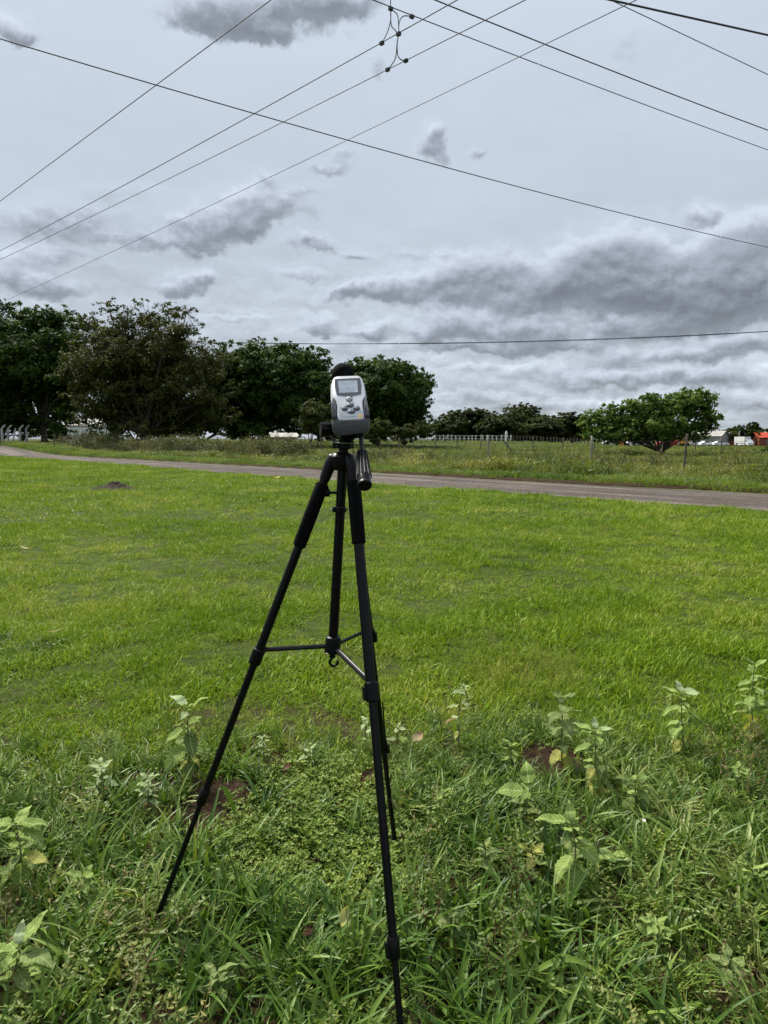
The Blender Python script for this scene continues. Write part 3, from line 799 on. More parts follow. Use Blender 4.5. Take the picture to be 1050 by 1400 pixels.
# ------------------------------------------------------------------ trees
def crown_mesh(lobes, leaf, nleaf, m, seed, flat=1.0, sub=16, shell=.55, up=.35, name='crown', fringe=.95):
    """leaf sprays gathered into clumps spread through the lobes; lobe = (centre, rx, ry, rz)"""
    g = np.random.default_rng(seed); Vs = []; vol = np.array([l[1] * l[3] for l in lobes]); vol = vol / vol.sum()
    cl = []
    for (c, rx, ry, rz), w in zip(lobes, vol):
        k = max(5, int(sub * len(lobes) * w))
        u = g.normal(size=(k, 3)); u /= np.linalg.norm(u, axis=1)[:, None]
        r = shell + (1 - shell) * g.random(k)
        cen = np.array(c) + u * r[:, None] * np.array([rx, ry, rz]) * .86
        rad = (rx * rz) ** .5 * g.uniform(.20, .40, k)
        for a, b_, uu in zip(cen, rad, u): cl.append((a, b_, uu))
        for _ in range(int(k * fringe)):
            uu = g.normal(size=3); uu[2] = abs(uu[2]) * .8 + .1; uu /= np.linalg.norm(uu)
            cl.append((np.array(c) + uu * g.uniform(.92, 1.14 + .12 * fringe) * np.array([rx, ry, rz]), (rx * rz) ** .5 * g.uniform(.07, .13 + .06 * fringe), uu))
    wts = np.array([q[1] ** 2 for q in cl]); wts = wts / wts.sum(); cnt = (wts * nleaf).astype(int) + 3
    C = np.repeat(np.array([q[0] for q in cl]), cnt, 0); R = np.repeat(np.array([q[1] for q in cl]), cnt); UU = np.repeat(np.array([q[2] for q in cl]), cnt, 0)
    N = len(C); u = g.normal(size=(N, 3)); u /= np.linalg.norm(u, axis=1)[:, None]
    rr = R * (g.random(N) ** .5) * (1 + .35 * (g.random(N) > .93))
    p = C + u * rr[:, None] * np.array([1.15, 1.15, .72 * flat])
    # leaf frame: faces look outwards and up
    nrm = UU * .5 + u * .5 + np.array([0, 0, up]) + g.normal(0, .45, (N, 3)); nrm /= np.linalg.norm(nrm, axis=1)[:, None]
    a = np.cross(nrm, g.normal(size=(N, 3))); a /= np.linalg.norm(a, axis=1)[:, None]; c = np.cross(nrm, a)
    s = leaf * g.uniform(.55, 1.25, N)[:, None]
    bend = nrm * s * -.22
    V = np.stack([p - a * s * .75, p + c * s * .36 + bend, p + a * s * .75, p - c * s * .36 + bend], 1).reshape(-1, 3)
    Q = np.arange(4 * N).reshape(-1, 4)
    return npmesh(name, V, Q, m), cl


def tree(name, label, base, lobes, trunk_r, fork, leaf, nleaf, cm, bm, seed, group=None, flat=1.0, sub=16, trunks=1, cat='tree', shell=.55, up=.35, fringe=.95):
    root = thing(name, base, label, cat, group); base = Vector(base); g = random.Random(seed)
    L = [(Vector(c) - base, a, b_, d) for c, a, b_, d in lobes]
    me, cl = crown_mesh([(tuple(c), a, b_, d) for c, a, b_, d in L], leaf, nleaf, cm, seed, flat, sub, shell, up, fringe=fringe)
    link('crown', me, root)
    mb = MB(); top = Vector((0, 0, fork)); mean = sum((c for c, *_ in L), Vector()) / len(L)
    forks = []
    for k in range(trunks):
        off = Vector((g.uniform(-1, 1), g.uniform(-1, 1), 0)) * trunk_r * (0 if trunks == 1 else 2.2)
        tp = Vector((off.x * 2 + mean.x * .12, off.y * 2, fork * g.uniform(.85, 1.1)))
        w = Vector((g.uniform(-.2, .2), g.uniform(-.2, .2), 0)) * trunk_r * 2
        mb.tube([off - Vector((0, 0, .3)), off + Vector((0, 0, .15)), (off + tp) / 2 + w, tp], [trunk_r * 1.5, trunk_r * 1.1, trunk_r * .9, trunk_r * .75], 9)
        forks.append(tp)
    part_local('trunk', mb, bm, root)
    mb = MB()
    for c, rx, ry, rz in L:
        s = min(forks, key=lambda q: (q - c).length); e = c - Vector((0, 0, rz * .2)); mid = s.lerp(e, .5) + Vector((0, 0, (e - s).length * .10)) + Vector((g.uniform(-1, 1), g.uniform(-1, 1), 0)) * (e - s).length * .08
        mb.tube([s - Vector((0, 0, trunk_r)), mid, e], [trunk_r * .62, trunk_r * .4, trunk_r * .16], 7)
    for q in cl:
        if g.random() < .55:
            p = Vector(q[0]); c = min(L, key=lambda l: (l[0] - p).length); s = c[0] - Vector((0, 0, c[3] * .2))
            mb.tube([s, s.lerp(p, .5) + Vector((0, 0, -.06 * (p - s).length)), p], [trunk_r * .15, trunk_r * .10, trunk_r * .03], 4, False)
    part_local('branches', mb, bm, root)
    return root


def part_local(name, mb, m, root, smooth=True, parent=None, sharp=35):
    me = mk(name, mb.v, mb.f, m, smooth)
    if smooth: me.set_sharp_from_angle(angle=math.radians(sharp))
    return link(name, me, parent or root)


def lobes_px(spec, Y, seed, dep=.8):
    """crown lobes from (px, py, half width px, half height px), given real depth round Y"""
    g = random.Random(seed); out_ = []
    for px, py, rx, ry in spec:
        sx = rx / F * Y; sz = ry / F * Y; y = Y + g.uniform(-1, 1) * sx * dep
        p = P(px, py, y); out_.append((tuple(p), sx, max(sx, sz) * .95, sz))
    return out_


def tb(px, Y): return tuple(GD(px, Y) - Vector((0, 0, .05)))


# left edge broad dark tree
tree('broadleaf_tree', 'big dark green broad tree at the far left behind bent concrete posts', tb(62, 88),
     lobes_px([(-30, 500, 60, 55), (20, 470, 46, 42), (60, 455, 42, 30), (95, 470, 40, 38), (30, 430, 26, 16), (75, 435, 34, 16), (10, 540, 60, 36), (70, 530, 50, 40), (105, 525, 38, 36), (-60, 450, 50, 40), (110, 445, 22, 14), (-20, 565, 60, 22), (50, 578, 44, 16), (85, 580, 26, 12), (40, 500, 60, 60), (95, 560, 30, 22), (30, 572, 40, 14), (12, 418, 12, 10), (45, 440, 30, 18)], 88, 1), .42, 2.6, .40, 52000, M['crown_dark'], M['bark'], 11, sub=34, shell=.2)
tree('olive_tree', 'tall olive brown tree with sparse twiggy top left of the device', tb(205, 72),
     lobes_px([(160, 450, 34, 30), (205, 440, 38, 24), (240, 455, 32, 28), (135, 495, 42, 34), (190, 500, 50, 46), (250, 505, 46, 40), (295, 500, 28, 26), (105, 520, 30, 30), (170, 550, 54, 38), (235, 555, 54, 38), (130, 560, 40, 28), (280, 545, 34, 34), (150, 424, 20, 9), (240, 428, 22, 12), (210, 588, 80, 16), (200, 520, 80, 60), (290, 575, 40, 20), (120, 578, 24, 14), (255, 425, 16, 8), (120, 440, 20, 12)], 72, 2), .26, 1.6, .26, 66000, M['crown_olive'], M['bark'], 12, sub=30, trunks=2, shell=.2, fringe=1.5)
tree('broadleaf_tree', 'dark dense tree directly left of the measuring device', tb(372, 86),
     lobes_px([(330, 495, 36, 26), (375, 485, 42, 20), (415, 498, 34, 26), (435, 515, 18, 26), (310, 530, 34, 36), (355, 545, 40, 36), (400, 540, 42, 36), (300, 565, 34, 26), (345, 575, 30, 20), (285, 510, 20, 24), (390, 572, 30, 18), (370, 520, 60, 40), (330, 590, 40, 10), (300, 545, 40, 40), (410, 588, 30, 8)], 86, 3), .40, 2.0, .40, 48000, M['crown_dark'], M['bark'], 13, sub=32, trunks=2, shell=.2)
tree('broadleaf_tree', 'round dark tree rising right behind the measuring device', tb(520, 92),
     lobes_px([(480, 520, 30, 26), (520, 512, 36, 22), (556, 525, 30, 22), (578, 530, 18, 14), (470, 550, 30, 28), (515, 552, 38, 32), (560, 555, 30, 28), (500, 583, 40, 16), (550, 585, 30, 14), (586, 522, 11, 8), (450, 535, 22, 30), (572, 566, 20, 16), (520, 545, 60, 40), (480, 592, 30, 8), (560, 596, 24, 6)], 92, 4), .38, 1.8, .40, 43000, M['crown_dark'], M['bark'], 14, sub=32, trunks=2, shell=.2)
tree('small_tree', 'small dull green tree low between the two dark trees', tb(430, 74),
     lobes_px([(430, 566, 18, 18), (416, 582, 16, 14), (442, 585, 18, 13), (432, 553, 10, 8)], 74, 5), .10, .7, .24, 4200, M['bush'], M['bark'], 15, cat='tree', trunks=2)
for k, (px, Y, spec, lab) in enumerate([
    (345, 80, [(338, 585, 14, 10), (352, 588, 14, 9)], 'rounded bush under the dark tree left of the device'),
    (520, 70, [(505, 590, 13, 12), (520, 584, 14, 12), (514, 600, 12, 8)], 'leafy bush just right of the device by the fence'),
    (552, 74, [(548, 592, 13, 10), (562, 590, 12, 9), (555, 602, 14, 7)], 'low bush at the foot of the round dark tree'),
    (578, 80, [(572, 585, 12, 8), (588, 588, 12, 7)], 'outermost low bush beside the white rail fence')]):
    tree('bush', lab, tb(px, Y), lobes_px(spec, Y, 30 + k), .06, .4, .24, 2600, M['bush' if k else 'crown_dark'], M['bark'], 40 + k, 'bushes below the dark trees', cat='bush', trunks=3, sub=12)
for k, (px, Y, spec, lab) in enumerate([
    (-6, 118, [(-20, 575, 40, 24), (15, 578, 30, 20), (40, 584, 22, 14)], 'dark thicket tree behind the bent concrete posts'),
    (86, 122, [(70, 584, 14, 10), (82, 560, 20, 16)], 'dark tree filling the gap above the white shed'),
    (185, 118, [(165, 575, 26, 24), (195, 575, 34, 24), (225, 580, 28, 20)], 'dark tree behind the foot of the olive tree'),
    (275, 120, [(255, 575, 30, 24), (290, 572, 30, 26), (320, 580, 24, 18)], 'dark tree between the olive tree and the dense one'),
    (345, 125, [(335, 572, 24, 20), (360, 570, 24, 18), (395, 570, 26, 18)], 'dark tree behind the trunk of the dense one'),
    (455, 125, [(440, 570, 28, 24), (470, 575, 26, 22)], 'dark tree behind the device and its knob'),
    (540, 128, [(520, 575, 30, 22), (555, 578, 28, 20), (582, 586, 16, 12)], 'dark tree behind the right foot of the round tree')]):
    tree('background_tree', lab, tb(px, Y), lobes_px(spec + [(spec[0][0], 593, spec[0][2] * .8, 10), (spec[-1][0], 594, spec[-1][2] * .9, 9)], Y, 90 + k), .3, .4, .5, 11000, M['crown_dark'], M['bark'], 100 + k, 'dark trees behind the front row', sub=26, shell=.15)
# flat topped trees far away
far = [(615, 165, [(615, 572, 16, 7), (603, 580, 14, 7), (628, 580, 14, 8)], 'leftmost small flat topped tree beyond the white rail fence'),
       (650, 170, [(645, 566, 26, 8), (630, 572, 16, 7), (662, 575, 24, 9), (650, 584, 26, 7)], 'wide flat topped tree left of the domed one'),
       (712, 175, [(712, 564, 24, 11), (700, 572, 22, 9), (728, 574, 20, 10), (712, 582, 30, 10)], 'tallest domed tree in the far line of trees'),
       (690, 160, [(682, 578, 24, 8), (700, 586, 22, 8), (668, 586, 18, 8)], 'lower spreading tree in front of the domed one'),
       (740, 165, [(740, 577, 18, 8), (752, 586, 18, 9), (730, 587, 16, 8)], 'lower bright topped tree right of the domed one'),
       (668, 176, [(660, 580, 20, 12), (680, 582, 20, 12)], 'shadowed tree filling the gap left of the domed one'),
       (762, 178, [(755, 580, 18, 12), (775, 584, 18, 10)], 'shadowed tree filling the gap before the last flat topped one'),
       (782, 172, [(782, 572, 22, 9), (768, 580, 18, 9), (798, 580, 18, 9), (782, 588, 28, 8)], 'last flat topped tree before the fresh green tree')]
for k, (px, Y, spec, lab) in enumerate(far):
    tree('flat_topped_tree', lab, tb(px, Y), lobes_px(spec + [(px, 586, 26, 11), (px - 14, 591, 18, 7), (px + 14, 591, 18, 7), (px - 8, 598, 22, 6), (px + 12, 598, 20, 6)], Y, 50 + k), .4, .8, .6, 17000, M['crown_far'], M['bark'], 60 + k, 'flat topped trees in the distance', flat=.7, up=.9, sub=26, shell=.25)
for k, (px, Y, spec, lab) in enumerate([
    (1012, 215, [(1000, 594, 14, 9), (1016, 594, 16, 9), (1008, 588, 12, 6)], 'wide dark tree behind the white van'),
    (1031, 225, [(1030, 584, 8, 6), (1034, 590, 8, 6)], 'slim taller tree above the red roofed house'),
    (1060, 220, [(1046, 592, 12, 6), (1064, 590, 14, 8)], 'dark tree behind the red roofed house'),
    (826, 190, [(820, 592, 14, 8), (836, 590, 12, 9)], 'far dark tree seen left under the fresh green crown')]):
    tree('distant_tree', lab, tb(px, Y), lobes_px(spec, Y, 70 + k), .3, 1.6, .75, 2600, M['crown_far'], M['bark'], 80 + k, 'dark trees around the far yard', sub=12)
# fresh green tree on the right
tree('fresh_green_tree', 'low wide fresh green tree in the field before the parked vehicles', tb(905, 46),
     lobes_px([(812, 582, 18, 18), (842, 576, 22, 18), (878, 562, 24, 16), (915, 560, 26, 18), (948, 556, 24, 20), (964, 575, 16, 18), (832, 560, 10, 9), (865, 590, 34, 14), (905, 585, 36, 18), (945, 588, 28, 12), (836, 593, 24, 9), (808, 596, 15, 10), (824, 600, 16, 8), (850, 602, 18, 7), (946, 600, 18, 7), (875, 602, 22, 8), (890, 545, 16, 7), (945, 545, 24, 8)], 46, 6),   .10, .6, .20, 12500, M['crown_fresh'], M['bark'], 16, sub=30, trunks=3, shell=.55, fringe=1.8)
tree('bush', 'sprawling dark bush in the field near the right edge', tb(1036, 52), lobes_px([(1040, 619, 12, 5), (1026, 623, 8, 4), (1052, 617, 10, 6)], 52, 7), .04, .2, .17, 1800, M['crown_fresh'], M['bark'], 17, cat='bush', trunks=3, sub=12)

# ------------------------------------------------------------------ fences
def fq(t, q): return Vector((R0[0] + RD[0] * t + RN[0] * q, R0[1] + RD[1] * t + RN[1] * q, 0))


def wooden_post(h, r, seed):
    g = random.Random(seed); mb = MB(); n = 5
    mb.tube([Vector((g.uniform(-.012, .012), g.uniform(-.012, .012), -.25 + (h + .25) * k / n)) for k in range(n + 1)], [r * g.uniform(.85, 1.1) for _ in range(n + 1)], 8)
    return mb


postM = []
for k in range(3):
    mb = wooden_post(1.4, .042, k); postM.append((mk('post', mb.v, mb.f, M['wood']), mk('post', mb.v, mb.f, M['palewood'])))


def post_fence(name, label, pts, wires, pale=(), lean=.05, scl=1.0, seed=0, mesh=None):
    """posts as parts, each strand a part"""
    root = thing(name, pts[0], label, 'fence'); g = random.Random(seed); o = Vector(pts[0])
    for k, p in enumerate(pts):
        link('post', (mesh or postM[k % 3][1 if k in pale else 0]), root, Vector(p) - o, (g.gauss(0, lean), g.gauss(0, lean), g.uniform(0, 6)), (scl, scl, scl * g.uniform(.93, 1.05)))
    for h, r in wires:
        mb = MB(); path = []
        for a, c in zip(pts[:-1], pts[1:]):
            for f in (0, .5): path.append(Vector(a).lerp(Vector(c), f) - o + Vector((0, -.05, h - (.03 if f else 0))))
        path.append(Vector(pts[-1]) - o + Vector((0, -.05, h))); mb.tube(path, r, 4, False)
        part_local('strand', mb, M['wire'], root)
    return root


def tz(p): return Vector((p.x, p.y, gzs(p.x, p.y)))


near = [G(934, 651), G(808, 645), G(667, 644), G(544, 629), G(440, 622), G(337, 621)]
near = [tz(p) for p in near]
near.insert(0, tz(near[0] * 2 - near[1]))
far_t = [near[-1] + (near[-1] - near[-2]).normalized() * k for k in (7, 14, 21, 28)]
post_fence('wire_fence', 'near wire fence on wooden posts along the far road verge', near + [tz(p) for p in far_t], [(.5, .004), (.85, .004), (1.2, .004)], pale=(2, 3), seed=1)
l2 = [GD(px, Y) for px, Y in ((985, 52), (950, 54), (905, 56), (858, 56), (812, 57), (769, 58), (729, 60), (693, 62), (656, 63), (625, 64), (595, 65), (565, 66), (530, 67))]
post_fence('wire_fence', 'second thinner wire fence standing deeper inside the field', l2, [(.6, .004), (1.15, .004)], seed=2, lean=.03)
rt = thing('fallen_post', GD(700, 58), 'broken dark fence post leaning over in the field', 'post')
mb = MB(); a = GD(704, 57); mb.tube([a + Vector((0, 0, -.05)), a + Vector((-.42, .1, .45)), a + Vector((-.85, .2, .98))], [.06, .055, .05], 8); part('post', mb, M['wood'], rt)


def conc_post(h, bend):
    mb = MB(); pts = [Vector((0, 0, -.3)), Vector((0, 0, h * .78)), Vector((bend * .35, 0, h * .88)), Vector((bend, 0, h))]; mb.tube(pts, [.16, .155, .14, .12], 4)
    return mk('post', mb.v, mb.f, M['concrete'], False)


cm_ = conc_post(2.3, .45)
pts = [GD(px, Y) for px, Y in ((-22, 84), (-8, 84), (4, 84), (12, 85), (28, 85), (38, 86))]
root = thing('concrete_post_fence', pts[0], 'pale concrete fence posts with bent tops at the far left', 'fence')
for k, p in enumerate(pts): link('post', cm_, root, p - pts[0], (random.gauss(0, .02), random.gauss(0, .03), .3 * (k % 2)))
mb = MB(); a = GD(17, 84) - pts[0]; mb.tube([a, a + Vector((.55, 0, 1.9))], .09, 4); part_local('brace', mb, M['concrete'], root, False)
mb = MB(); a = GD(34, 84) - pts[0]; mb.tube([a, a + Vector((.6, 0, 1.4))], .09, 4); part_local('brace', mb, M['concrete'], root, False)
mb = MB(); mb.tube([pts[0] - pts[0] + Vector((-3, -.3, .16)), GD(8, 83) - pts[0] + Vector((0, 0, .16))], [.16, .16], 4); part_local('kerb_beam', mb, M['concrete'], root, False)
pl = [GD(px, Y) for px, Y in ((64, 86), (97, 86), (118, 87), (128, 87), (146, 88), (156, 88), (176, 88))]
post_fence('wire_fence', 'dark post fence before the white shed at left', pl, [(.7, .006), (1.3, .006)], seed=3, scl=1.15)
bp_ = [GD(px, 130) for px in (76, 82, 90, 103, 112, 122, 133, 140, 150, 160)]
mb = MB(); mb.box((0, 0, .6), .22, .22, 1.5); stub = mk('post', mb.v, mb.f, M['palewood'], False)
post_fence('low_post_fence', 'row of short pale posts in the clearing before the white shed', bp_, [(.9, .008)], seed=4, mesh=stub, lean=.01)

# white rail fence across the back of the field
mb = MB(); mb.box((0, 0, .65), .2, .2, 1.6); wpost = mk('post', mb.v, mb.f, M['concrete'], False)
wx = list(np.arange(500, 660, 5.6)) + list(np.arange(660, 702, 6.4))
w0 = GD(500, 150); root = thing('white_rail_fence', w0, 'white post and rail fence across the back of the field', 'fence')
g = random.Random(5)
for px in wx: link('post', wpost, root, GD(px + g.uniform(-.8, .8), 150) - w0, (g.gauss(0, .03), g.gauss(0, .05), 0), (1, 1, g.uniform(.85, 1.08)))
for h in (.62, 1.28):
    mb = MB(); mb.tube([GD(px, 149.85) - w0 + Vector((0, 0, h)) for px in np.linspace(498, 700, 12)], .055, 4); part_local('rail', mb, M['white'], root, False)
mb = MB(); a = GD(606, 149.8) - w0; mb.tube([a + Vector((-.4, 0, .1)), a + Vector((1.0, 0, 1.2))], .07, 4); part_local('brace', mb, M['white'], root, False)
mb = MB(); mb.box((0, 0, .65), .2, .2, 1.7); gpost = mk('post', mb.v, mb.f, M['wood'], False)
w0 = GD(702, 156); root = thing('grey_post_fence', w0, 'grey close set post fence continuing right of the white rails', 'fence')
for px in np.arange(702, 830, 4.6): link('post', gpost, root, GD(px + g.uniform(-.6, .6), 156) - w0, (g.gauss(0, .02), g.gauss(0, .03), 0), (1, 1, g.uniform(.9, 1.1)))
mb = MB(); mb.tube([GD(px, 155.85) - w0 + Vector((0, 0, 1.15)) for px in np.linspace(702, 830, 8)], .05, 4); part_local('rail', mb, M['wood'], root, False)
# white gatepost / sign block in the rail line
rt = thing('white_marker', GD(692, 146), 'white pointed marker standing at the end of the white rails', 'marker')
mb = MB(); c = GD(692, 146); mb.box(c + Vector((0, 0, .9)), .5, .3, 1.9); part('body', mb, M['white'], rt, smooth=False); mb = MB(); mb.lathe(c + Vector((0, 0, 1.86)), (0, 0, 1), [(.34, 0), (.02, .55)], 4); part('cap', mb, M['white'], rt, smooth=False)

# ------------------------------------------------------------------ buildings
def gable(name, label, c, w, d, hw, hr, wm, rm, ang=0, cat='building', over=.35, door=None, wins=(), doorm=None, winm=None, gab_x=True):
    """walls, pitched roof slabs, openings; front faces -Y"""
    root = thing(name, c, label, cat); root.rotation_euler.z = ang
    mb = MB(); mb.box((0, 0, hw / 2 - .2), w, d, hw + .4)
    o = len(mb.v); mb.v += [(-w / 2, -d / 2, hw), (-w / 2, d / 2, hw), (-w / 2, 0, hr), (w / 2, -d / 2, hw), (w / 2, d / 2, hw), (w / 2, 0, hr)]; mb.f += [(o, o + 2, o + 1), (o + 3, o + 4, o + 5)]
    part_local('wall', mb, wm, root, False)
    sl = math.atan2(hr - hw, d / 2); ln = math.hypot(hr - hw, d / 2) + over
    for s in (-1, 1):
        mb = MB(); R = Matrix.Rotation(-s * sl, 3, 'X'); cc = Vector((0, s * d / 4, (hw + hr) / 2)) + R @ Vector((0, s * over / 2, .10)); mb.box(cc, w + 2 * over, ln, .14, R)
        n = int(w / .9)
        for k in range(n + 1): mb.box(cc + R @ Vector((-w / 2 - over + (w + 2 * over) * k / n, 0, .09)), .12, ln, .06, R)
        part_local('roof', mb, rm, root, False)
    for (x, z, ww, hh, m_) in wins:
        mb = MB(); mb.box((x, -d / 2 - .02, z), ww + .2, .12, hh + .2); f = part_local('window', mb, M['white'], root, False)
        mb = MB(); mb.box((x, -d / 2 - .07, z), ww, .08, hh); part_local('pane', mb, m_, root, False, f)
    if door:
        x, ww, hh, m_ = door; mb = MB(); mb.box((x, -d / 2 - .05, hh / 2), ww, .16, hh); part_local('door', mb, m_, root, False)
    return root


gable('warehouse', 'long grey walled warehouse with pale pitched roof on the right', GD(966, 215), 10.5, 8, 2.9, 4.4, M['greywall'], M['greyroof'], -.75, wins=[(-5, 1.6, 1.2, .8, M['glass'])], door=(4.5, 2.2, 2.2, M['greyroof']))
gable('red_roof_house', 'brick house with bright red roof at the right edge', GD(1052, 212), 9, 6, 2.5, 3.9, M['brickwall'], M['redroof'], -.05, door=(.9, 1.0, 2.0, M['white']), wins=[(-1.8, 1.3, 1.0, .8, M['glass'])])
rt = thing('timber_frame', GD(1034, 206), 'orange timber porch frame before the brick house', 'porch')
mb = MB(); c = GD(1034, 206)
for dx_ in (-.6, .9): mb.box(c + Vector((dx_, 0, 1.1)), .16, .16, 2.4)
part('post', mb, M['brickwall'], rt, smooth=False); mb = MB(); mb.box(c + Vector((.15, 0, 2.36)), 2.0, .2, .18); part('beam', mb, M['brickwall'], rt, smooth=False)
gable('white_shed', 'large white shed seen through the gap under the left trees', GD(124, 150), 8.5, 9, 3.4, 4.9, M['white'], M['greyroof'], .1, wins=[(2, 1.8, 1.5, 1, M['glass'])])
gable('low_white_building', 'low white building glimpsed under the dark tree left of device', GD(386, 105), 4.6, 4, .8, 1.35, M['white'], M['greyroof'], 0, wins=[(-1.5, .5, .6, .35, M['glass']), (1.5, .5, .6, .35, M['glass'])])
gable('brick_shed', 'dark brick shed between the van and the warehouse', GD(1002, 216), 5, 4, 1.7, 2.4, M['brickwall'], M['bark'], .05, door=(0, 1.2, 1.5, M['glass']))

# ------------------------------------------------------------------ vehicles in the far yard
def vehicle(name, label, c, ang, body, prof, win, L, W, wr, cat, group=None, cargo=None):
    """side profile pushed to a width, glass band, wheels with rims, lamps; cargo = extra box"""
    root = thing(name, c, label, cat, group); root.rotation_euler.z = ang
    fr = (Vector((0, W / 2, 0)), Vector((1, 0, 0)), Vector((0, 0, 1)), Vector((0, -1, 0)))
    mb = MB(); mb.prism(prof, fr, 0, W); part_local('body', mb, body, root, True, sharp=25)
    mb = MB(); mb.prism(win, (Vector((0, W / 2 + .01, 0)),) + fr[1:], 0, W + .02); part_local('window', mb, M['glass'], root, False)
    if cargo:
        (x0, x1, z0, z1, m_) = cargo; mb = MB(); mb.box(((x0 + x1) / 2, 0, (z0 + z1) / 2), x1 - x0, W + .16, z1 - z0); part_local('cargo_box', mb, m_, root, False)
    xs = (-L * .31, L * .31)
    for x in xs:
        for s in (-1, 1):
            mb = MB(); mb.lathe((x, s * (W / 2 - .1), wr), (0, s, 0), [(wr * .7, -.1), (wr, -.08), (wr, .10), (wr * .75, .125)], 16); w_ = part_local('wheel', mb, M['tyre'], root)
            mb = MB(); mb.lathe((x, s * (W / 2 - .1), wr), (0, s, 0), [(wr * .6, .10), (wr * .55, .135), (wr * .15, .14)], 12); part_local('rim', mb, M['steel'], root, True, w_)
    for s in (-1, 1):
        mb = MB(); mb.box((L / 2 - .03, s * W * .36, prof_h * .48), .1, .32, .18); part_local('headlight', mb, M['keypale'], root, False)
    return root


CARP = [(-2.1, .3), (-2.15, .8), (-1.95, 1.0), (-1.45, 1.05), (-1.0, 1.45), (.35, 1.48), (1.0, 1.02), (1.95, .88), (2.15, .7), (2.12, .3)]
CARW = [(-1.35, 1.07), (-.95, 1.4), (.3, 1.42), (.85, 1.05)]
VANP = [(-2.6, .35), (-2.6, 1.2), (1.4, 1.2), (1.5, 1.95), (1.9, 1.95), (2.5, 1.2), (2.7, 1.1), (2.7, .35)]
VANW = [(1.62, 1.3), (1.62, 1.85), (1.88, 1.85), (2.36, 1.3)]
prof_h = 1.4
yard = [  # name, label, px, depth, angle, paint, kind
    ('parked_car', 'pale silver car leftmost under the fresh green tree', 832, 172, .1, 'carsilver', 'car'),
    ('orange_truck', 'orange truck second from left under the fresh green tree', 848, 160, 1.1, 'carorange', 'truck'),
    ('parked_car', 'white car right of the orange truck behind the tree', 864, 162, .05, 'carwhite', 'car'),
    ('parked_car', 'second white car nearest the tree trunk', 880, 164, -.1, 'carwhite', 'car'),
    ('red_truck', 'red truck right of the fresh tree trunk', 922, 158, 1.0, 'carred', 'truck'),
    ('parked_car', 'red car tucked against the red truck', 908, 152, -.2, 'carred', 'car'),
    ('parked_car', 'white car in front of the grey warehouse', 966, 160, .1, 'carwhite', 'car'),
    ('parked_car', 'white car at the right corner of the warehouse', 985, 158, -.05, 'carwhite', 'car'),
    ('parked_car', 'silver pickup side on left of the warehouse', 951, 165, .08, 'carsilver', 'car')]
for nm, lab, px, Y, a, m_, kd in yard:
    Y += 40
    if kd == 'car': vehicle(nm, lab, GD(px, Y), a, M[m_], CARP, CARW, 4.3, 1.75, .32, 'car', 'vehicles parked in the far yard')
    else: vehicle(nm, lab, GD(px, Y), a, M[m_], VANP, VANW, 5.4, 2.0, .42, 'truck', 'vehicles parked in the far yard', (-2.65, 1.35, .95, 2.3, M[m_]))
vehicle('white_van', 'white box van parked facing front beside the red roofed house', GD(1017, 200), -PI / 2 + .25, M['carwhite'], VANP, VANW, 5.4, 2.0, .42, 'van', 'vehicles parked in the far yard', (-2.65, 1.35, .95, 2.75, M['white']))
rt = thing('yellow_machine', GD(936, 196), 'yellow farm machine beside the tree before the warehouse', 'machine')
c = GD(936, 196); mb = MB(); mb.box(c + Vector((0, 0, .9)), 2.2, 1.4, .9); mb.box(c + Vector((-.4, 0, 1.7)), 1.0, 1.2, .9); part('body', mb, M['yellowpaint'], rt, smooth=False)
mb = MB(); mb.tube([c + Vector((.8, 0, 1.2)), c + Vector((1.8, 0, 2.2)), c + Vector((2.7, 0, 1.4))], .12, 6); part('arm', mb, M['yellowpaint'], rt)
for dx_ in (-.7, .7):
    for dy_ in (-.7, .7): mb = MB(); mb.lathe(c + Vector((dx_, dy_, .45)), (0, 1, 0), [(.3, -.15), (.45, -.12), (.45, .12), (.3, .15)], 14); part('wheel', mb, M['tyre'], rt)
rt = thing('utility_pole', GD(1010, 205), 'slim grey utility pole left of the white van', 'pole')
c = GD(1010, 205); mb = MB(); mb.tube([c, c + Vector((0, 0, 4.2))], [.13, .09], 8); part('post', mb, M['concrete'], rt)
mb = MB(); mb.box(c + Vector((.0, 0, 4.0)), .5, .12, .12); mb.lathe(c + Vector((.15, 0, 4.2)), (0, 0, 1), [(.1, 0), (.16, .1), (.1, .3)], 8); part('lamp_head', mb, M['keypale'], rt)

# ------------------------------------------------------------------ overhead cables
def cable(label, pts, wpx, ext=(30, 30), sag=0.0, group='overhead cables crossing the sky', n=60, name='overhead_cable'):
    """hanging cable through world points, continued past the view at both ends"""
    a, c = pts[0], pts[-1]; L = (c - a).length; d = (c - a) / L
    if len(pts) == 3:           # parabola through the middle point
        mp = pts[1]; f = (mp - a).dot(d) / L; sag = -((mp.z - (a + (c - a) * f).z)) / (f * (1 - f) * 4)
    path = []
    for k in range(n + 1):
        f = (-ext[0] + (L + ext[0] + ext[1]) * k / n) / L
        path.append(a + (c - a) * f - Vector((0, 0, 4 * sag * f * (1 - f))))
    mid = sum((p.length for p in pts), 0) / len(pts)
    mb = MB(); mb.tube(path, wpx / F * min(min(p.length for p in pts), 60) * .37, 6, False)
    o = part_world(name, mb, M['wire']); tag(o, label, 'cable', group)
    return o


def part_world(name, mb, m):
    o0 = Vector(mb.v[0]); me = mk(name, [Vector(q) - o0 for q in mb.v], mb.f, m); return link(name, me, None, o0)


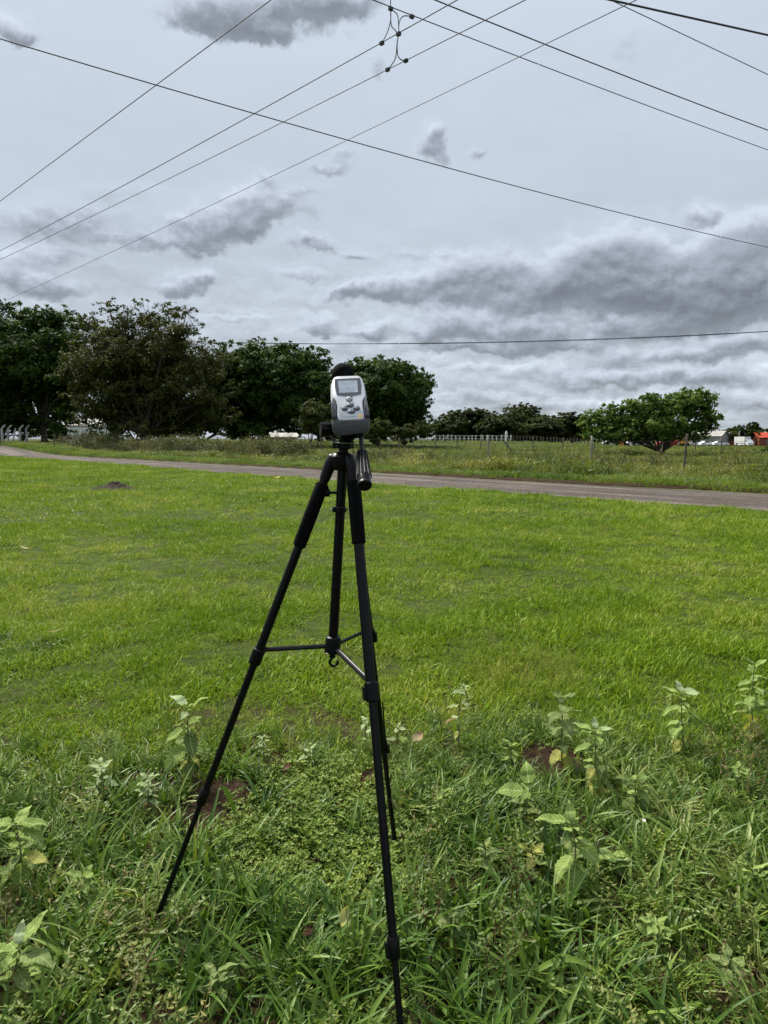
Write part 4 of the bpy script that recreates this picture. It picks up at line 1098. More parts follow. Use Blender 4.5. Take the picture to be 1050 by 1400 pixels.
ZC, ZF = 8.0, 8.5
cable('dark cable falling gently from the left edge across to the right edge', [PZ(0, 53, 8.9), PZ(430, 167, 8.75), PZ(1050, 338, 8.9)], 1.7, (25, 25))
cable('leftmost cable slanting down to the left sky edge', [PZ(370, 0, ZC), PZ(0, 275, ZC)], 1.5, (25, 40))
cC = [PZ(625, 0, ZC), PZ(0, 343, ZC)]
cable('upper of the two jumper fed cables slanting down left', cC, 1.7, (25, 40), .06)
cD = [PZ(718, 0, ZC), PZ(0, 355, ZC)]
cable('lower of the two jumper fed cables slanting down left', cD, 1.5, (25, 40), .06)
cable('longest faint cable slanting down left into the trees', [PZ(870, 0, ZC), PZ(65, 385, ZC)], 1.3, (25, 14), .05)
cF = [PZ(510, 0, ZF), PZ(1050, 205, ZF)]
cable('lower of two parallel cables slanting down to the right edge', cF, 1.5, (30, 30), .03)
cable('upper of two parallel cables slanting down to the right edge', [PZ(595, 0, ZF), PZ(1050, 178, ZF)], 1.9, (30, 30), .03)
cable('thin cable in the top right corner below the thick one', [PZ(835, 0, ZF), PZ(1050, 102, ZF)], 1.3, (30, 30))
cable('thickest cable cutting the top right corner', [PZ(835, 0, 9.2), PZ(1050, 48, 9.2)], 2.8, (30, 30))
a = P(1050, 453, 100); c = P(410, 470, 104)
cable('low double cable hanging far off above the right tree', [a, c], 2.0, (30, 30), .5)
cable('thin partner strand just below the far low cable', [a - Vector((0, .5, .10)), c - Vector((0, .5, .02))], 1.2, (30, 30), .62)


def on(seg, px):
    """point of a cable at a photo column"""
    a, c = seg; lo, hi = 0.0, 1.0
    def col(f): p = a + (c - a) * f; w = p.y * CP + (H - p.z) * SP; return 525 + F * p.x / w
    s = col(0) < col(1)
    for _ in range(50):
        md = (lo + hi) / 2
        if (col(md) < px) == s: lo = md
        else: hi = md
    return a + (c - a) * lo - Vector((0, 0, .03))


rt = thing('jumper_wires', on(cC, 540), 'looping jumper wires with small clamps joining the crossing cables', 'jumper')
f1, f2, c1, c2, d1, d2 = on(cF, 534), on(cF, 563), on(cC, 522), on(cC, 545), on(cD, 530), on(cD, 555)
for p in (f1, f2, c1, c2, d1, d2):
    mb = MB(); dr = (cC[1] - cC[0]).normalized() if p not in (f1, f2) else (cF[1] - cF[0]).normalized()
    mb.box(p, .075, .05, .05, Matrix((dr, Vector((0, 0, 1)).cross(dr), Vector((0, 0, 1)))).transposed()); part('clamp', mb, M['wire'], rt, smooth=False)


def loop(pts, r=.0085):
    """smooth jumper through control points"""
    p = [pts[0]] + list(pts) + [pts[-1]]; out_ = []
    for i in range(1, len(p) - 2):
        for k in range(8):
            t = k / 8; a0, a1, a2, a3 = p[i - 1:i + 3]
            out_.append(.5 * ((2 * a1) + (a2 - a0) * t + (2 * a0 - 5 * a1 + 4 * a2 - a3) * t * t + (3 * a1 - a0 - 3 * a2 + a3) * t ** 3))
    out_.append(p[-1]); mb = MB(); mb.tube(out_, r, 6, False); part('jumper', mb, M['wire'], rt)


Yc = c1.y; Yd = d1.y
def mixp(px, py, p, q, f): return P(px, py, p.y + (q.y - p.y) * f)
loop([f1, mixp(534, 27, f1, c1, .4), mixp(530, 43, f1, c1, .75), c1])
loop([f1, mixp(543, 20, f1, c2, .35), mixp(545, 33, f1, c2, .75), c2])
loop([f1 + Vector((0, 0, .5)), f1, mixp(535, 34, f1, c2, .6), mixp(540, 41, f1, c2, .9), c2])
loop([f2, mixp(552, 22, f2, c2, .2), mixp(546, 30, f2, c2, .6), c2])
loop([c2, mixp(543, 58, c2, d1, .4), mixp(541, 78, c2, d1, .7), mixp(536, 88, c2, d1, .9), d1])
loop([c2, mixp(543, 60, c2, d2, .4), mixp(544, 76, c2, d2, .8), mixp(549, 82, c2, d2, .95), d2])

# ------------------------------------------------------------------ tripod
fL, fB, fF = G(206, 1278), G(541, 1160), G(555, 1490)
YH = 1.742
hub = P(469, 628, YH)
tri = thing('tripod', ((fL + fB + fF) / 3), 'black three legged tripod standing in the uncut grass', 'tripod')
colB = P(455, 884, YH); cax = (hub - colB).normalized()
mb = MB(); mb.tube([colB, hub + cax * .03], .0125, 16); part('center_column', mb, M['blackgloss'], tri)
legs = {}
for nm, foot, topx, attach in (('L', fL, (449, 636), (345, 897)), ('F', fF, (482, 640), (503, 945)), ('B', fB, None, (513, 868))):
    hd = (foot - hub); hd.z = 0; hd.normalize()
    top = hub + hd * .036 - Vector((0, 0, .012))
    if nm == 'L': top = P(451, 636, (hub + hd * .036).y)
    if nm == 'F': top = P(482, 642, (hub + hd * .034).y)
    d = foot - top; L_ = d.length; d.normalize(); legs[nm] = (top, foot, d, L_)
    # fraction along the leg whose picture row is the brace row
    lo, hi = 0, 1
    for _ in range(40):
        md = (lo + hi) / 2; p = top + d * L_ * md; w = p.y * CP + (H - p.z) * SP; row = 700 - F * ((p.y * SP + (p.z - H) * CP) / w)
        if row < attach[1]: lo = md
        else: hi = md
    fa = lo if nm != 'B' else .385
    legs[nm] += (fa,)
fm = (legs['L'][4] + legs['F'][4]) / 2
print('leg fractions', [round(legs[k][4], 3) for k in 'LFB'], 'lengths', [round(legs[k][3], 3) for k in 'LFB'])
for nm in 'LFB':
    top, foot, d, L_, fa = legs[nm]
    lean_x = d.cross(Vector((0, 0, 1))).normalized()
    mb = MB(); mb.tube([top, top + d * L_ * (fa + .0)], .0118, 14); mb.tube([top + d * .03 + lean_x * .0105, top + d * L_ * fa + lean_x * .0105], .0028, 6); mb.tube([top + d * .03 - lean_x * .0105, top + d * L_ * fa - lean_x * .0105], .0028, 6)
    leg = part('leg', mb, M['blackgloss'], tri)
    f2_ = fa + .30 if nm != 'F' else .80
    mb = MB(); mb.tube([top + d * L_ * fa * .97, top + d * L_ * f2_], .0098, 14); part('middle_tube', mb, M['blackgloss'], tri, leg)
    mb = MB(); mb.tube([top + d * L_ * f2_ * .97, top + d * L_ * .985], .0076, 12); part('lower_tube', mb, M['blackgloss'], tri, leg)
    mb = MB(); mb.lathe(top + d * L_ * .965, d, [(.0095, 0), (.0125, .012), (.0135, .03), (.010, .045), (.004, .05)], 14); part('rubber_foot', mb, M['foam'], tri, leg)
    for f_, r_ in ((fa, .0165), (f2_, .0135)):
        c = top + d * L_ * f_; mb = MB(); mb.lathe(c - d * .022, d, [(r_ * .85, 0), (r_, .003), (r_, .042), (r_ * .8, .046)], 16)
        sd = lean_x if nm != 'L' else -lean_x
        mb.box(c + sd * r_ * .95 + d * .004, .012, .012, .030, d.to_track_quat('Z', 'Y').to_matrix()); part('clamp', mb, M['black'], tri, leg)
    if nm != 'B':
        g0, g1 = (.035, .125) if nm == 'L' else (.030, .128)
        if nm == 'L': g0, g1 = .045, .128
        g0, g1 = top + d * (.03 if nm == 'F' else .05), top + d * (.19 if nm == 'F' else .225)
        mb = MB(); mb.lathe(g0, (g1 - g0), [(.0145, 0), (.0172, .004), (.0176, (g1 - g0).length * .5), (.0172, (g1 - g0).length - .004), (.013, (g1 - g0).length)], 20); part('foam_grip', mb, M['foam'], tri, leg)
    # shoulder casting
    mb = MB(); s0 = hub + Vector((0, 0, .002)); ap = Vector((top.x, top.y, 0)) - Vector((hub.x, hub.y, 0)); ap.normalize()
    pth = [hub + ap * .012 + Vector((0, 0, .006)), hub + ap * .026 + Vector((0, 0, .002)), top - d * .002, top + d * .04]
    mb.tube(pth, [.0135, .015, .0155, .0135], 12); part('shoulder', mb, M['blackgloss'], tri, leg)
    # brace arm
    e = top + d * L_ * fa - d * .018; s_ = colB + (e - colB).normalized() * .016 + Vector((0, 0, .002))
    mb = MB(); dr = (e - s_).normalized(); upv = dr.cross(Vector((0, 0, 1))).normalized()
    mb.tube([s_, e - dr * .008], [.0068, .0068], 8, sq=.75); part('brace_arm', mb, M['blackgloss'], tri)
    mb = MB(); mb.lathe(e - upv * .009, upv, [(.0045, 0), (.006, .003), (.006, .015), (.0045, .018)], 10); part('rivet', mb, M['steel'], tri, leg)
mb = MB(); mb.lathe(hub - cax * .028, cax, [(.022, 0), (.030, .006), (.033, .022), (.034, .034), (.028, .042), (.018, .046)], 24); part('hub', mb, M['blackgloss'], tri)
mb = MB(); mb.lathe(hub + cax * .0405, cax, [(.0335, 0), (.0345, .0015), (.0335, .003)], 24); part('hub_ring', mb, M['steel'], tri)
cb = P(469, 608, YH); mb = MB()
for k in range(9):
    an = 2 * PI * k / 9; mb.tube([cb + Vector((math.cos(an) * .022, math.sin(an) * .022, -.009)), cb + Vector((math.cos(an) * .022, math.sin(an) * .022, .009))], .0055, 8)
mb.lathe(cb - cax * .010, cax, [(.02, 0), (.0235, .003), (.0235, .017), (.018, .02)], 20); part('collar_knob', mb, M['black'], tri)
mb = MB(); mb.lathe(hub - cax * .085 + Vector((-.03, 0, 0)), (1, 0, 0), [(.009, -.012), (.011, -.008), (.011, 0), (.004, .002), (.004, .02)], 14); part('column_knob', mb, M['black'], tri)
mb = MB(); mb.lathe(hub - cax * .085 + Vector((-.0424, 0, 0)), (-1, 0, 0), [(.006, 0), (.005, .002)], 12); part('knob_cap', mb, M['steel'], tri)
kc = P(464, 697, YH); mb = MB(); mb.lathe(kc - cax * .006, cax, [(.017, 0), (.0185, .002), (.0185, .012), (.017, .014)], 20); part('slide_ring', mb, M['black'], tri)
for s in (-1, 1):
    mb = MB(); mb.lathe(kc + Vector((s * .019, 0, .001)), (s, 0, 0), [(.0045, 0), (.004, .003)], 10); part('rivet', mb, M['steel'], tri)
mb = MB(); mb.lathe(colB - cax * .014, cax, [(.019, 0), (.0215, .003), (.0205, .010), (.0205, .034), (.0185, .040), (.014, .043)], 24); part('brace_collar', mb, M['black'], tri)
mb = MB(); mb.lathe(colB - cax * .016, cax, [(.0195, 0), (.0232, .002), (.0195, .004)], 24); part('collar_ring', mb, M['blackgloss'], tri)
hk = colB - cax * .030; mb = MB(); mb.tube([colB - cax * .014, hk], .0075, 10); part('hook_stem', mb, M['black'], tri)
mb = MB(); hc = hk - Vector((-.004, 0, .012)); mb.tube([hc + Vector((math.cos(a_) * .0105, 0, math.sin(a_) * .0105)) for a_ in np.linspace(math.radians(110), math.radians(385), 18)], .0035, 8); part('hook', mb, M['blackgloss'], tri)
# pan head
hb = P(476, 596, YH - .005); mb = MB(); mb.tube([cb + cax * .008, hb + Vector((0, 0, .005))], [.019, .021], 18); mb.box(hb + Vector((0, 0, .014)), .074, .050, .040); part('pan_head', mb, M['black'], tri)
dev_b = P(481, 588, 1.668); dev_t = P(474.5, 519, 1.790)
A_ = (dev_t - dev_b); DL = A_.length; A_.normalize(); X_ = (Vector((1, 0, -.05)) - A_ * Vector((1, 0, -.05)).dot(A_)).normalized(); N_ = X_.cross(A_)
pc_ = dev_b + A_ * .055 - N_ * .034
mb = MB(); R = Matrix((X_, A_, N_)).transposed(); mb.box(pc_ - N_ * .010, .062, .066, .016, R); part('quick_plate', mb, M['black'], tri)
mb = MB(); mb.tube([hb + Vector((0, 0, .02)), pc_ - N_ * .012], [.021, .019], 14); part('tilt_arm', mb, M['black'], tri)
kb = P(457, 588, YH); ke = P(438, 587, YH - .01); mb = MB(); dr = (ke - kb).normalized()
mb.tube([kb + Vector((.035, 0, 0)), kb], .010, 12); mb.lathe(kb, dr, [(.0165, 0), (.0195, .003), (.0195, .024), (.018, (ke - kb).length)], 8); part('tilt_knob', mb, M['black'], tri)
mb = MB(); mb.box(kb + dr * .022 + Vector((0, -.004, .0155)), .026, .026, .006); part('knob_edge', mb, M['key'], tri)
h0 = P(493, 590, 1.70); h1 = P(495, 618, 1.655); h2 = P(498.5, 662, 1.565); mb = MB(); mb.tube([h0, h1], [.0055, .0055], 12)
ph = part('pan_handle', mb, M['blackgloss'], tri)
hd = (h2 - h1); hl = hd.length; mb = MB(); mb.lathe(h1, hd, [(.007, -.004), (.0098, 0), (.0115, hl * .3), (.0145, hl * .8), (.0152, hl - .004), (.0135, hl)], 24)
for k in range(12):
    an = 2 * PI * k / 12; hn = hd.normalized(); xx = hn.orthogonal(); yy = hn.cross(xx); o_ = xx * math.cos(an) + yy * math.sin(an)
    mb.tube([h1 + o_ * .0092, h1 + hn * hl * .8 + o_ * .0140], .0016, 5)
part('handle_grip', mb, M['blackgloss'], tri, ph)
mb = MB(); mb.lathe(h2, hd, [(.0158, -.003), (.0168, 0), (.0168, .005), (.0145, .0075), (.006, .0085)], 24); part('handle_cap', mb, M['black'], tri, ph)
# strap hanging by the rear leg
mb = MB(); mb.tube([P(523, 960, 1.9), P(527, 1010, 1.93), P(530, 1050, 1.96), P(533, 1095, 1.98), P(541, 1140, 2.02)], .0022, 6); part('wrist_strap', mb, M['foam'], tri)

# ------------------------------------------------------------------ sound level meter
met = thing('sound_level_meter', dev_b, 'grey and white handheld sound level meter mounted on the tripod head', 'sound meter')


def dev(x, t, n_): return dev_b + X_ * x + A_ * t + N_ * n_


def halfw(t):
    """half width of the case along its length"""
    f = t / DL
    if f < .16: return .0455 * (1 - (1 - f / .16) ** 2.6 * .42)
    if f < .45: return .0455 - .0015 * S01((f - .16) / .29)
    if f < .86: return .044 + .0012 * math.sin((f - .45) / .41 * PI)
    return .044 * (1 - ((f - .86) / .14) ** 2.4 * .22)


def thick(t):
    f = t / DL
    return .025 * (1 - max(0, (.10 - f) / .10) ** 2.2 * .35) * (1 - max(0, (f - .88) / .12) ** 2 * .3)


def ring(t, grow, n=40, e=3.4):
    o_ = []
    for k in range(n):
        an = 2 * PI * k / n; ca, sa = math.cos(an), math.sin(an)
        o_.append((math.copysign(abs(ca) ** (2 / e), ca) * (float(halfw(t)) + grow), math.copysign(abs(sa) ** (2 / e), sa) * (thick(t) + grow)))
    return o_


def loft(ts_, grow, keep=None, name='shell', m=None, n=40, caps=(True, True)):
    mb = MB(); vs = []; fs = []
    for t in ts_:
        fe_ = max(0, (.20 - t / DL) / .20) ** 2
        for x, nn in ring(t, grow, n): vs.append(dev(x, t, (nn - .022 * fe_ if nn > 0 else nn) - .012))
    for i in range(len(ts_) - 1):
        for k in range(n):
            q = (i * n + k, i * n + (k + 1) % n, (i + 1) * n + (k + 1) % n, (i + 1) * n + k)
            fs.append(q)
    if caps[0]: fs.append(tuple(range(n - 1, -1, -1)))
    if caps[1]: fs.append(tuple(range((len(ts_) - 1) * n, len(ts_) * n)))
    mb.add(vs, fs); return part(name, mb, m, met, sharp=50)


tsl = [DL * f for f in (.30, .36, .45, .55, .65, .75, .82, .87, .91, .94, .965, .985, .996, 1.0)]
loft(tsl, 0, name='case', m=M['shell'])
loft([DL * f for f in (.0, .006, .015, .03, .05, .08, .12, .17, .24, .32, .42, .48, .52, .535, .542)], .0012, name='boot', m=M['boot'])
FN = .025 - .012         # face height above the axis
# face plate: broad round the screen, waisted between the rubber grips
def fy(f): return (1 - (1 - f) * 1.17) * DL
side = [(.245, .020), (.25, .028), (.27, .0312), (.32, .0322), (.40, .0318), (.46, .0312), (.52, .0318), (.56, .0335), (.60, .0375), (.625, .0405), (.66, .0415), (.74, .0412), (.82, .0405), (.88, .0390), (.93, .0365), (.965, .0325), (.985, .027)]
poly = [(w, fy(f)) for f, w in side] + [(-w, fy(f)) for f, w in reversed(side)]
fr = (dev_b, X_, A_, N_)
mb = MB(); mb.prism(poly, fr, FN - .004, FN + .0026, .002); plt = part('face_plate', mb, M['shell'], met, sharp=50)
scr = [(-.0305, fy(.655)), (-.0085, fy(.632)), (-.006, fy(.605)), (.006, fy(.605)), (.0085, fy(.632)), (.0305, fy(.655)), (.0335, fy(.80)), (.0325, fy(.935)), (-.0325, fy(.935)), (-.0335, fy(.80))]
mb = MB(); mb.prism(scr, fr, FN, FN + .0036, .001); bez = part('screen_bezel', mb, M['bezel'], met, sharp=30)
lcd = [(-.0235, fy(.685)), (.0235, fy(.685)), (.0245, fy(.895)), (-.0245, fy(.895))]
mb = MB(); mb.prism(lcd, fr, FN, FN + .0040); lc = part('display', mb, M['lcd'], met, bez, smooth=False)
mb = MB(); g = random.Random(9)
for k in range(2):
    for j in range(6): mb.box(dev(-.018 + j * .006, fy(.72 + .045 * k), FN + .0042), .0034 * g.uniform(.4, 1.1), .0018, .0003, R)
part('display_segments', mb, M['lcdink'], met, bez, smooth=False)


def key(x, f, rx, ry, m, name='button', lift=.0036):
    mb = MB(); mb.lathe(dev(x, fy(f), FN + .0015), N_, [(1.18, 0), (1.16, .0016)], 22, rx, ry, X_); rim_ = part(name, mb, M['bezel'], met)
    mb = MB(); mb.lathe(dev(x, fy(f), FN + .0020), N_, [(1.0, 0), (.97, lift * .6), (.75, lift), (.2, lift * 1.12)], 22, rx, ry, X_); part('key_cap', mb, m, met, rim_)
    mb = MB(); mb.box(dev(x, fy(f), FN + .0020 + lift * 1.13), rx * .9, .0012, .0004, R); part('key_mark', mb, M['keypale'] if m is M['key'] else M['ink'], met, rim_, smooth=False)


key(-.0005, .578, .0072, .0085, M['keypale']); key(.0005, .475, .0082, .0072, M['key'])
key(-.0135, .425, .0072, .0080, M['key']); key(.0160, .418, .0072, .0080, M['key']); key(.0025, .366, .0085, .0066, M['key'])
mb = MB(); mb.box(dev(.0225, fy(.293), FN + .0029), .0085, .0085, .0006, R); bd = part('badge', mb, M['yellow'], met, plt, smooth=False)
mb = MB(); mb.box(dev(.0225, fy(.293), FN + .0033), .0050, .0022, .0003, R); part('badge_print', mb, M['ink'], met, plt, smooth=False)
mb = MB(); x = -.022
for w in (.0035, .0022, .0045, .0028, .005, .0022, .0032, .0030):
    mb.box(dev(x + w / 2, fy(.285), FN + .0028), w, .0016, .0003, R); x += w + .0012
part('small_print', mb, M['ink'], met, plt, smooth=False)
for s in (-1, 1):            # soft grips, proud of the case sides
    mb = MB(); pts_ = [(.0325, .30), (.0345, .45), (.0352, .54), (.0375, .585), (.0405, .602), (.0430, .585), (.0440, .50), (.0452, .40), (.0462, .30)]
    mb.prism(([(a0, fy(f)) for a0, f in reversed(pts_)] if s > 0 else [(-a0, fy(f)) for a0, f in pts_]), fr, FN - .008, FN + .0030, .004)
    part('side_grip', mb, M['boot'], met, sharp=60)
mb = MB(); mb.lathe(dev(-.003, DL - .004, -.012), A_, [(.020, 0), (.017, .003), (.010, .006), (.007, .012), (.007, .045)], 24); part('microphone_neck', mb, M['foam'], met)
wc = P(469, 512.5, dev_t.y + .055); mb = MB()
prof = [(.031 * math.sin(PI * k / 18), -.031 * math.cos(PI * k / 18)) for k in range(1, 18)]
mb.lathe(wc, A_, prof, 32); part('foam_windscreen', mb, M['foam'], met, sharp=80)
mb = MB(); mb.box(dev(-.002, DL + .001, -.002), .030, .004, .010, R); part('top_ridge', mb, M['shell'], met)

# ------------------------------------------------------------------ weeds, leaf by leaf
def leaf_mesh(name, m, seed, wid=.30, fold=.20, droop=.22, n=12):
    g = random.Random(seed); vs = []; fs = []
    for k in range(n + 1):
        f = k / n; w = wid * (math.sin(PI * min(1, f ** .72 * .97 + .03)) ** .8) * (1 if k < n else .05) * (1 + (.11 if k % 2 else -.08)); z = -droop * f * f + .04 * math.sin(f * 9 + seed)
        rp = .030 * math.sin(f * 24 + seed)
        for s in (-1, -.5, 0, .5, 1): vs.append((w * s, f - (.03 if abs(s) == 1 and k % 2 else 0), z + fold * abs(s) * w + (rp if abs(s) == .5 else 0)))
    for k in range(n):
        for j in range(4): fs.append((k * 5 + j, k * 5 + j + 1, k * 5 + j + 6, k * 5 + j + 5))
    return mk(name, vs, fs, m)


LV = {k: [leaf_mesh('leaf', M[k], s, .27 + .03 * (s % 3), .18 + .1 * (s % 2), .15 + .12 * (s % 3)) for s in range(4)] for k in ('wleaf', 'wpale', 'wdull', 'wyellow', 'wbrown')}


EXTRA = {}
def weed(label, bx, by, tx, ty, leaves, seed, group='leafy weeds in the uncut strip', name='leafy_weed', bend=.0):
    """leaves: list of (height fraction, azimuth deg, length m, pitch deg, kind)"""
    b_ = G(bx, by); top = P(tx, ty, b_.y - .02); g = random.Random(seed)
    if all(q[4] in ('wleaf', 'wdull', 'wyellow', 'wpale') for q in leaves) and seed in (1, 6, 7, 12, 14, 15, 16, 17, 20):
        leaves = leaves + auto(11, .034, .058, seed + 50, .25, 'wleaf', 'wyellow', 'wdull', 2, tip=2)
    root = thing(name, b_, label, 'plant', group); v = top - b_; path = [Vector((0, 0, -.02))]
    sidev = Vector((g.uniform(-1, 1), g.uniform(-1, 1), 0)) * v.length * .06
    at = lambda f: v * f + sidev * math.sin(PI * f)
    path += [at(f) for f in (.25, .5, .75, 1.0)]
    mb = MB(); mb.tube(path, [.0035, .0032, .0027, .0022, .0014], 7)
    for f, a_, ln, pt, kd in leaves:
        an = math.radians(a_); p = at(f); d = Vector((math.cos(an) * math.cos(math.radians(pt)), math.sin(an) * math.cos(math.radians(pt)), math.sin(math.radians(pt))))
        mb.tube([p, p + d * ln * .28], [.0011, .0008], 5)
    part_local('stem', mb, M['wstem'], root)
    for f, a_, ln, pt, kd in leaves:
        an = math.radians(a_); p = at(f); pr = math.radians(pt)
        d = Vector((math.cos(an) * math.cos(pr), math.sin(an) * math.cos(pr), math.sin(pr))); up = Vector((0, 0, 1)) - d * d.z
        if up.length < .1: up = Vector((-math.cos(an), -math.sin(an), .2)); up -= d * up.dot(d)
        up.normalize(); x_ = d.cross(up)
        Rm = Matrix((x_, d, up)).transposed() @ Matrix.Rotation(g.gauss(0, .25), 3, 'Y')
        ln = ln * (1.16 if by < 1070 else 1.04); o = link('leaf', g.choice(LV[kd]), root, p + d * ln * .22, Rm.to_euler(), (ln, ln, ln))


def auto(n, l0, l1, seed, f0=.35, top='wleaf', low='wyellow', mid='wdull', nlow=2, lowlen=1.0, tip=3):
    """leaves up the stem: spiral, droopy old ones low down, a small rosette at the tip"""
    g = random.Random(seed); out_ = []; a = g.uniform(0, 360); n = int(n * 1.4)
    for k in range(n):
        f = f0 + (1 - f0) * k / max(1, n - 1); a += 137 + g.uniform(-25, 25)
        kd = low if k < nlow else (mid if k < n * .5 and g.random() < .6 else top)
        out_.append((f, a, g.uniform(l0, l1) * (lowlen if k < nlow else 1) * (1.05 - .25 * f), g.uniform(-55, -25) if k < nlow else g.uniform(-25, 30) + 15 * f, kd))
    for k in range(tip): out_.append((1, a + k * 120, l0 * g.uniform(.5, .8), g.uniform(20, 55), top))
    return out_


weed('tall weed with broad pale leaves left of the left tripod leg', 262, 1062, 258, 968, [(1, 150, .075, 25, 'wpale'), (.98, 20, .065, 35, 'wleaf'), (.7, 200, .07, -20, 'wleaf'), (.72, -60, .085, -45, 'wdull'), (.5, -130, .095, -35, 'wleaf'), (.45, 30, .09, -40, 'wdull'), (.95, -95, .05, 5, 'wpale'), (.25, -80, .06, -45, 'wdull')], 1)
weed('pale whitish weed cluster nearest the left lawn edge', 135, 1090, 137, 1048, auto(12, .034, .050, 2, .2, 'wpale', 'wbrown', 'wpale', 3), 2)
weed('whitish rosette weed just left of the bare soil', 205, 1108, 203, 1066, auto(13, .034, .050, 3, .2, 'wpale', 'wbrown', 'wpale', 3), 3)
weed('small pale sprig between the left leg and the center brace', 362, 1040, 361, 1008, auto(9, .020, .030, 4, .2, 'wpale', 'wleaf', 'wpale', 1), 4)
weed('low pale sprig leaning right above the round leaf mat', 400, 1052, 424, 1026, auto(9, .020, .032, 5, .2, 'wpale', 'wbrown', 'wpale', 2), 5)
weed('big ribbed weed at the left picture edge, upper one', 24, 1225, 22, 1128, [(1, 175, .075, 5, 'wleaf'), (1, 5, .07, 8, 'wleaf'), (.97, -20, .085, -5, 'wleaf'), (.95, 90, .06, 40, 'wleaf'), (.6, -150, .09, -50, 'wleaf'), (.55, -70, .085, -60, 'wleaf'), (.58, -10, .07, -8, 'wyellow'), (.4, 190, .075, -35, 'wdull'), (.2, -100, .07, -30, 'wyellow'), (.3, 60, .07, -10, 'wdull')], 6)
weed('ribbed weed low in the left bottom corner', 26, 1365, 24, 1298, [(1, 50, .075, 45, 'wleaf'), (.9, -15, .08, 15, 'wdull'), (.95, -140, .08, -15, 'wleaf'), (.5, -80, .07, -45, 'wyellow'), (.85, 160, .07, 15, 'wleaf'), (.7, -40, .06, -20, 'wdull'), (1, 100, .05, 50, 'wpale')], 7)
weed('weed with one orange brown leaf right of the front leg', 628, 1028, 632, 945, auto(7, .034, .048, 8, .35, 'wpale', 'wyellow', 'wdull', 2) + [(.55, 200, .05, -10, 'wbrown')], 8)
weed('pale sprig right beside the front tripod leg clamp', 545, 1030, 543, 994, auto(6, .036, .05, 9, .4, 'wpale', 'wleaf', 'wleaf', 1), 9)
weed('pale sprig just left of the front tripod leg', 500, 1028, 499, 985, auto(7, .03, .042, 10, .3, 'wpale', 'wdull', 'wleaf', 2), 10)
weed('bushy dull weed standing in the dark bare patch', 768, 1048, 770, 955, auto(15, .055, .075, 11, .2, 'wdull', 'wyellow', 'wdull', 3), 11)
weed('tall ribbed weed right of the dark bare patch', 816, 1092, 814, 1000, [(1, 150, .07, 15, 'wleaf'), (1, 10, .065, 15, 'wpale'), (.95, -90, .06, 5, 'wleaf'), (.8, -170, .07, -5, 'wleaf'), (.7, -30, .08, -35, 'wdull'), (.5, -140, .06, -40, 'wyellow'), (.45, -100, .065, -55, 'wleaf'), (.4, -20, .08, -40, 'wdull'), (.22, -120, .065, -60, 'wyellow'), (.25, -45, .07, -45, 'wyellow'), (1, 80, .045, 50, 'wpale')], 12)
weed('short light weed left of the dark bare patch', 702, 1052, 699, 1020, auto(6, .036, .048, 13, .2, 'wleaf', 'wyellow', 'wleaf', 1), 13)
weed('three leaved ribbed weed in the middle of the right grass', 722, 1135, 724, 1078, [(1, 95, .075, 55, 'wleaf'), (.9, 175, .085, 10, 'wleaf'), (.85, -25, .07, -15, 'wleaf'), (.6, 30, .04, 0, 'wdull'), (.3, -120, .05, -30, 'wdull')], 14)
weed('large ribbed weed with bright veined leaves, lowest on the right', 778, 1215, 782, 1128, [(1, 165, .085, 12, 'wleaf'), (1, 90, .055, 55, 'wleaf'), (.85, -35, .085, -35, 'wleaf'), (.6, -150, .08, -20, 'wleaf'), (.55, -110, .085, -30, 'wleaf'), (.3, -140, .08, -40, 'wyellow'), (.25, -60, .085, -50, 'wdull'), (.1, -100, .075, -55, 'wyellow'), (.12, -20, .07, -40, 'wyellow')], 15)
weed('small four leaved weed right of the tall ribbed one', 872, 1110, 868, 1068, [(1, 165, .055, 12, 'wleaf'), (1, 20, .05, 20, 'wleaf'), (.8, -60, .055, -10, 'wleaf'), (.5, -150, .06, -10, 'wleaf'), (.45, -30, .06, -25, 'wdull')], 16)
weed('upright grey green weed near the lawn edge on the right', 935, 1028, 932, 950, [(1, 20, .075, 12, 'wpale'), (1, 165, .06, 25, 'wleaf'), (.8, 190, .07, -15, 'wleaf'), (.75, -20, .08, -20, 'wleaf'), (.5, -140, .08, -25, 'wleaf'), (.45, 60, .06, 0, 'wdull'), (.2, -150, .06, -30, 'wyellow'), (.2, -20, .07, -35, 'wdull'), (1, 90, .05, 50, 'wpale')], 17)
weed('tall weed with yellow lower leaves at the right picture edge', 1034, 1018, 1032, 912, auto(16, .055, .075, 18, .22, 'wleaf', 'wyellow', 'wleaf', 5), 18)
weed('yellowish drooping weed left of the large ribbed one', 734, 1205, 727, 1165, auto(8, .045, .06, 19, .3, 'wyellow', 'wyellow', 'wleaf', 3), 19)
weed('tiny two leaved weed right of the large ribbed one', 840, 1195, 838, 1175, [(1, 170, .04, 15, 'wleaf'), (1, 5, .04, 15, 'wleaf'), (.6, -80, .03, -10, 'wdull')], 20)
weed('dull leafy weed under the three leaved one', 668, 1205, 664, 1160, auto(9, .04, .055, 21, .3, 'wdull', 'wdull', 'wdull', 2), 21)
weed('small weed on the lawn edge left of seeding grass', 640, 965, 633, 938, auto(7, .022, .034, 22, .3, 'wpale', 'wdull', 'wleaf', 1), 22)

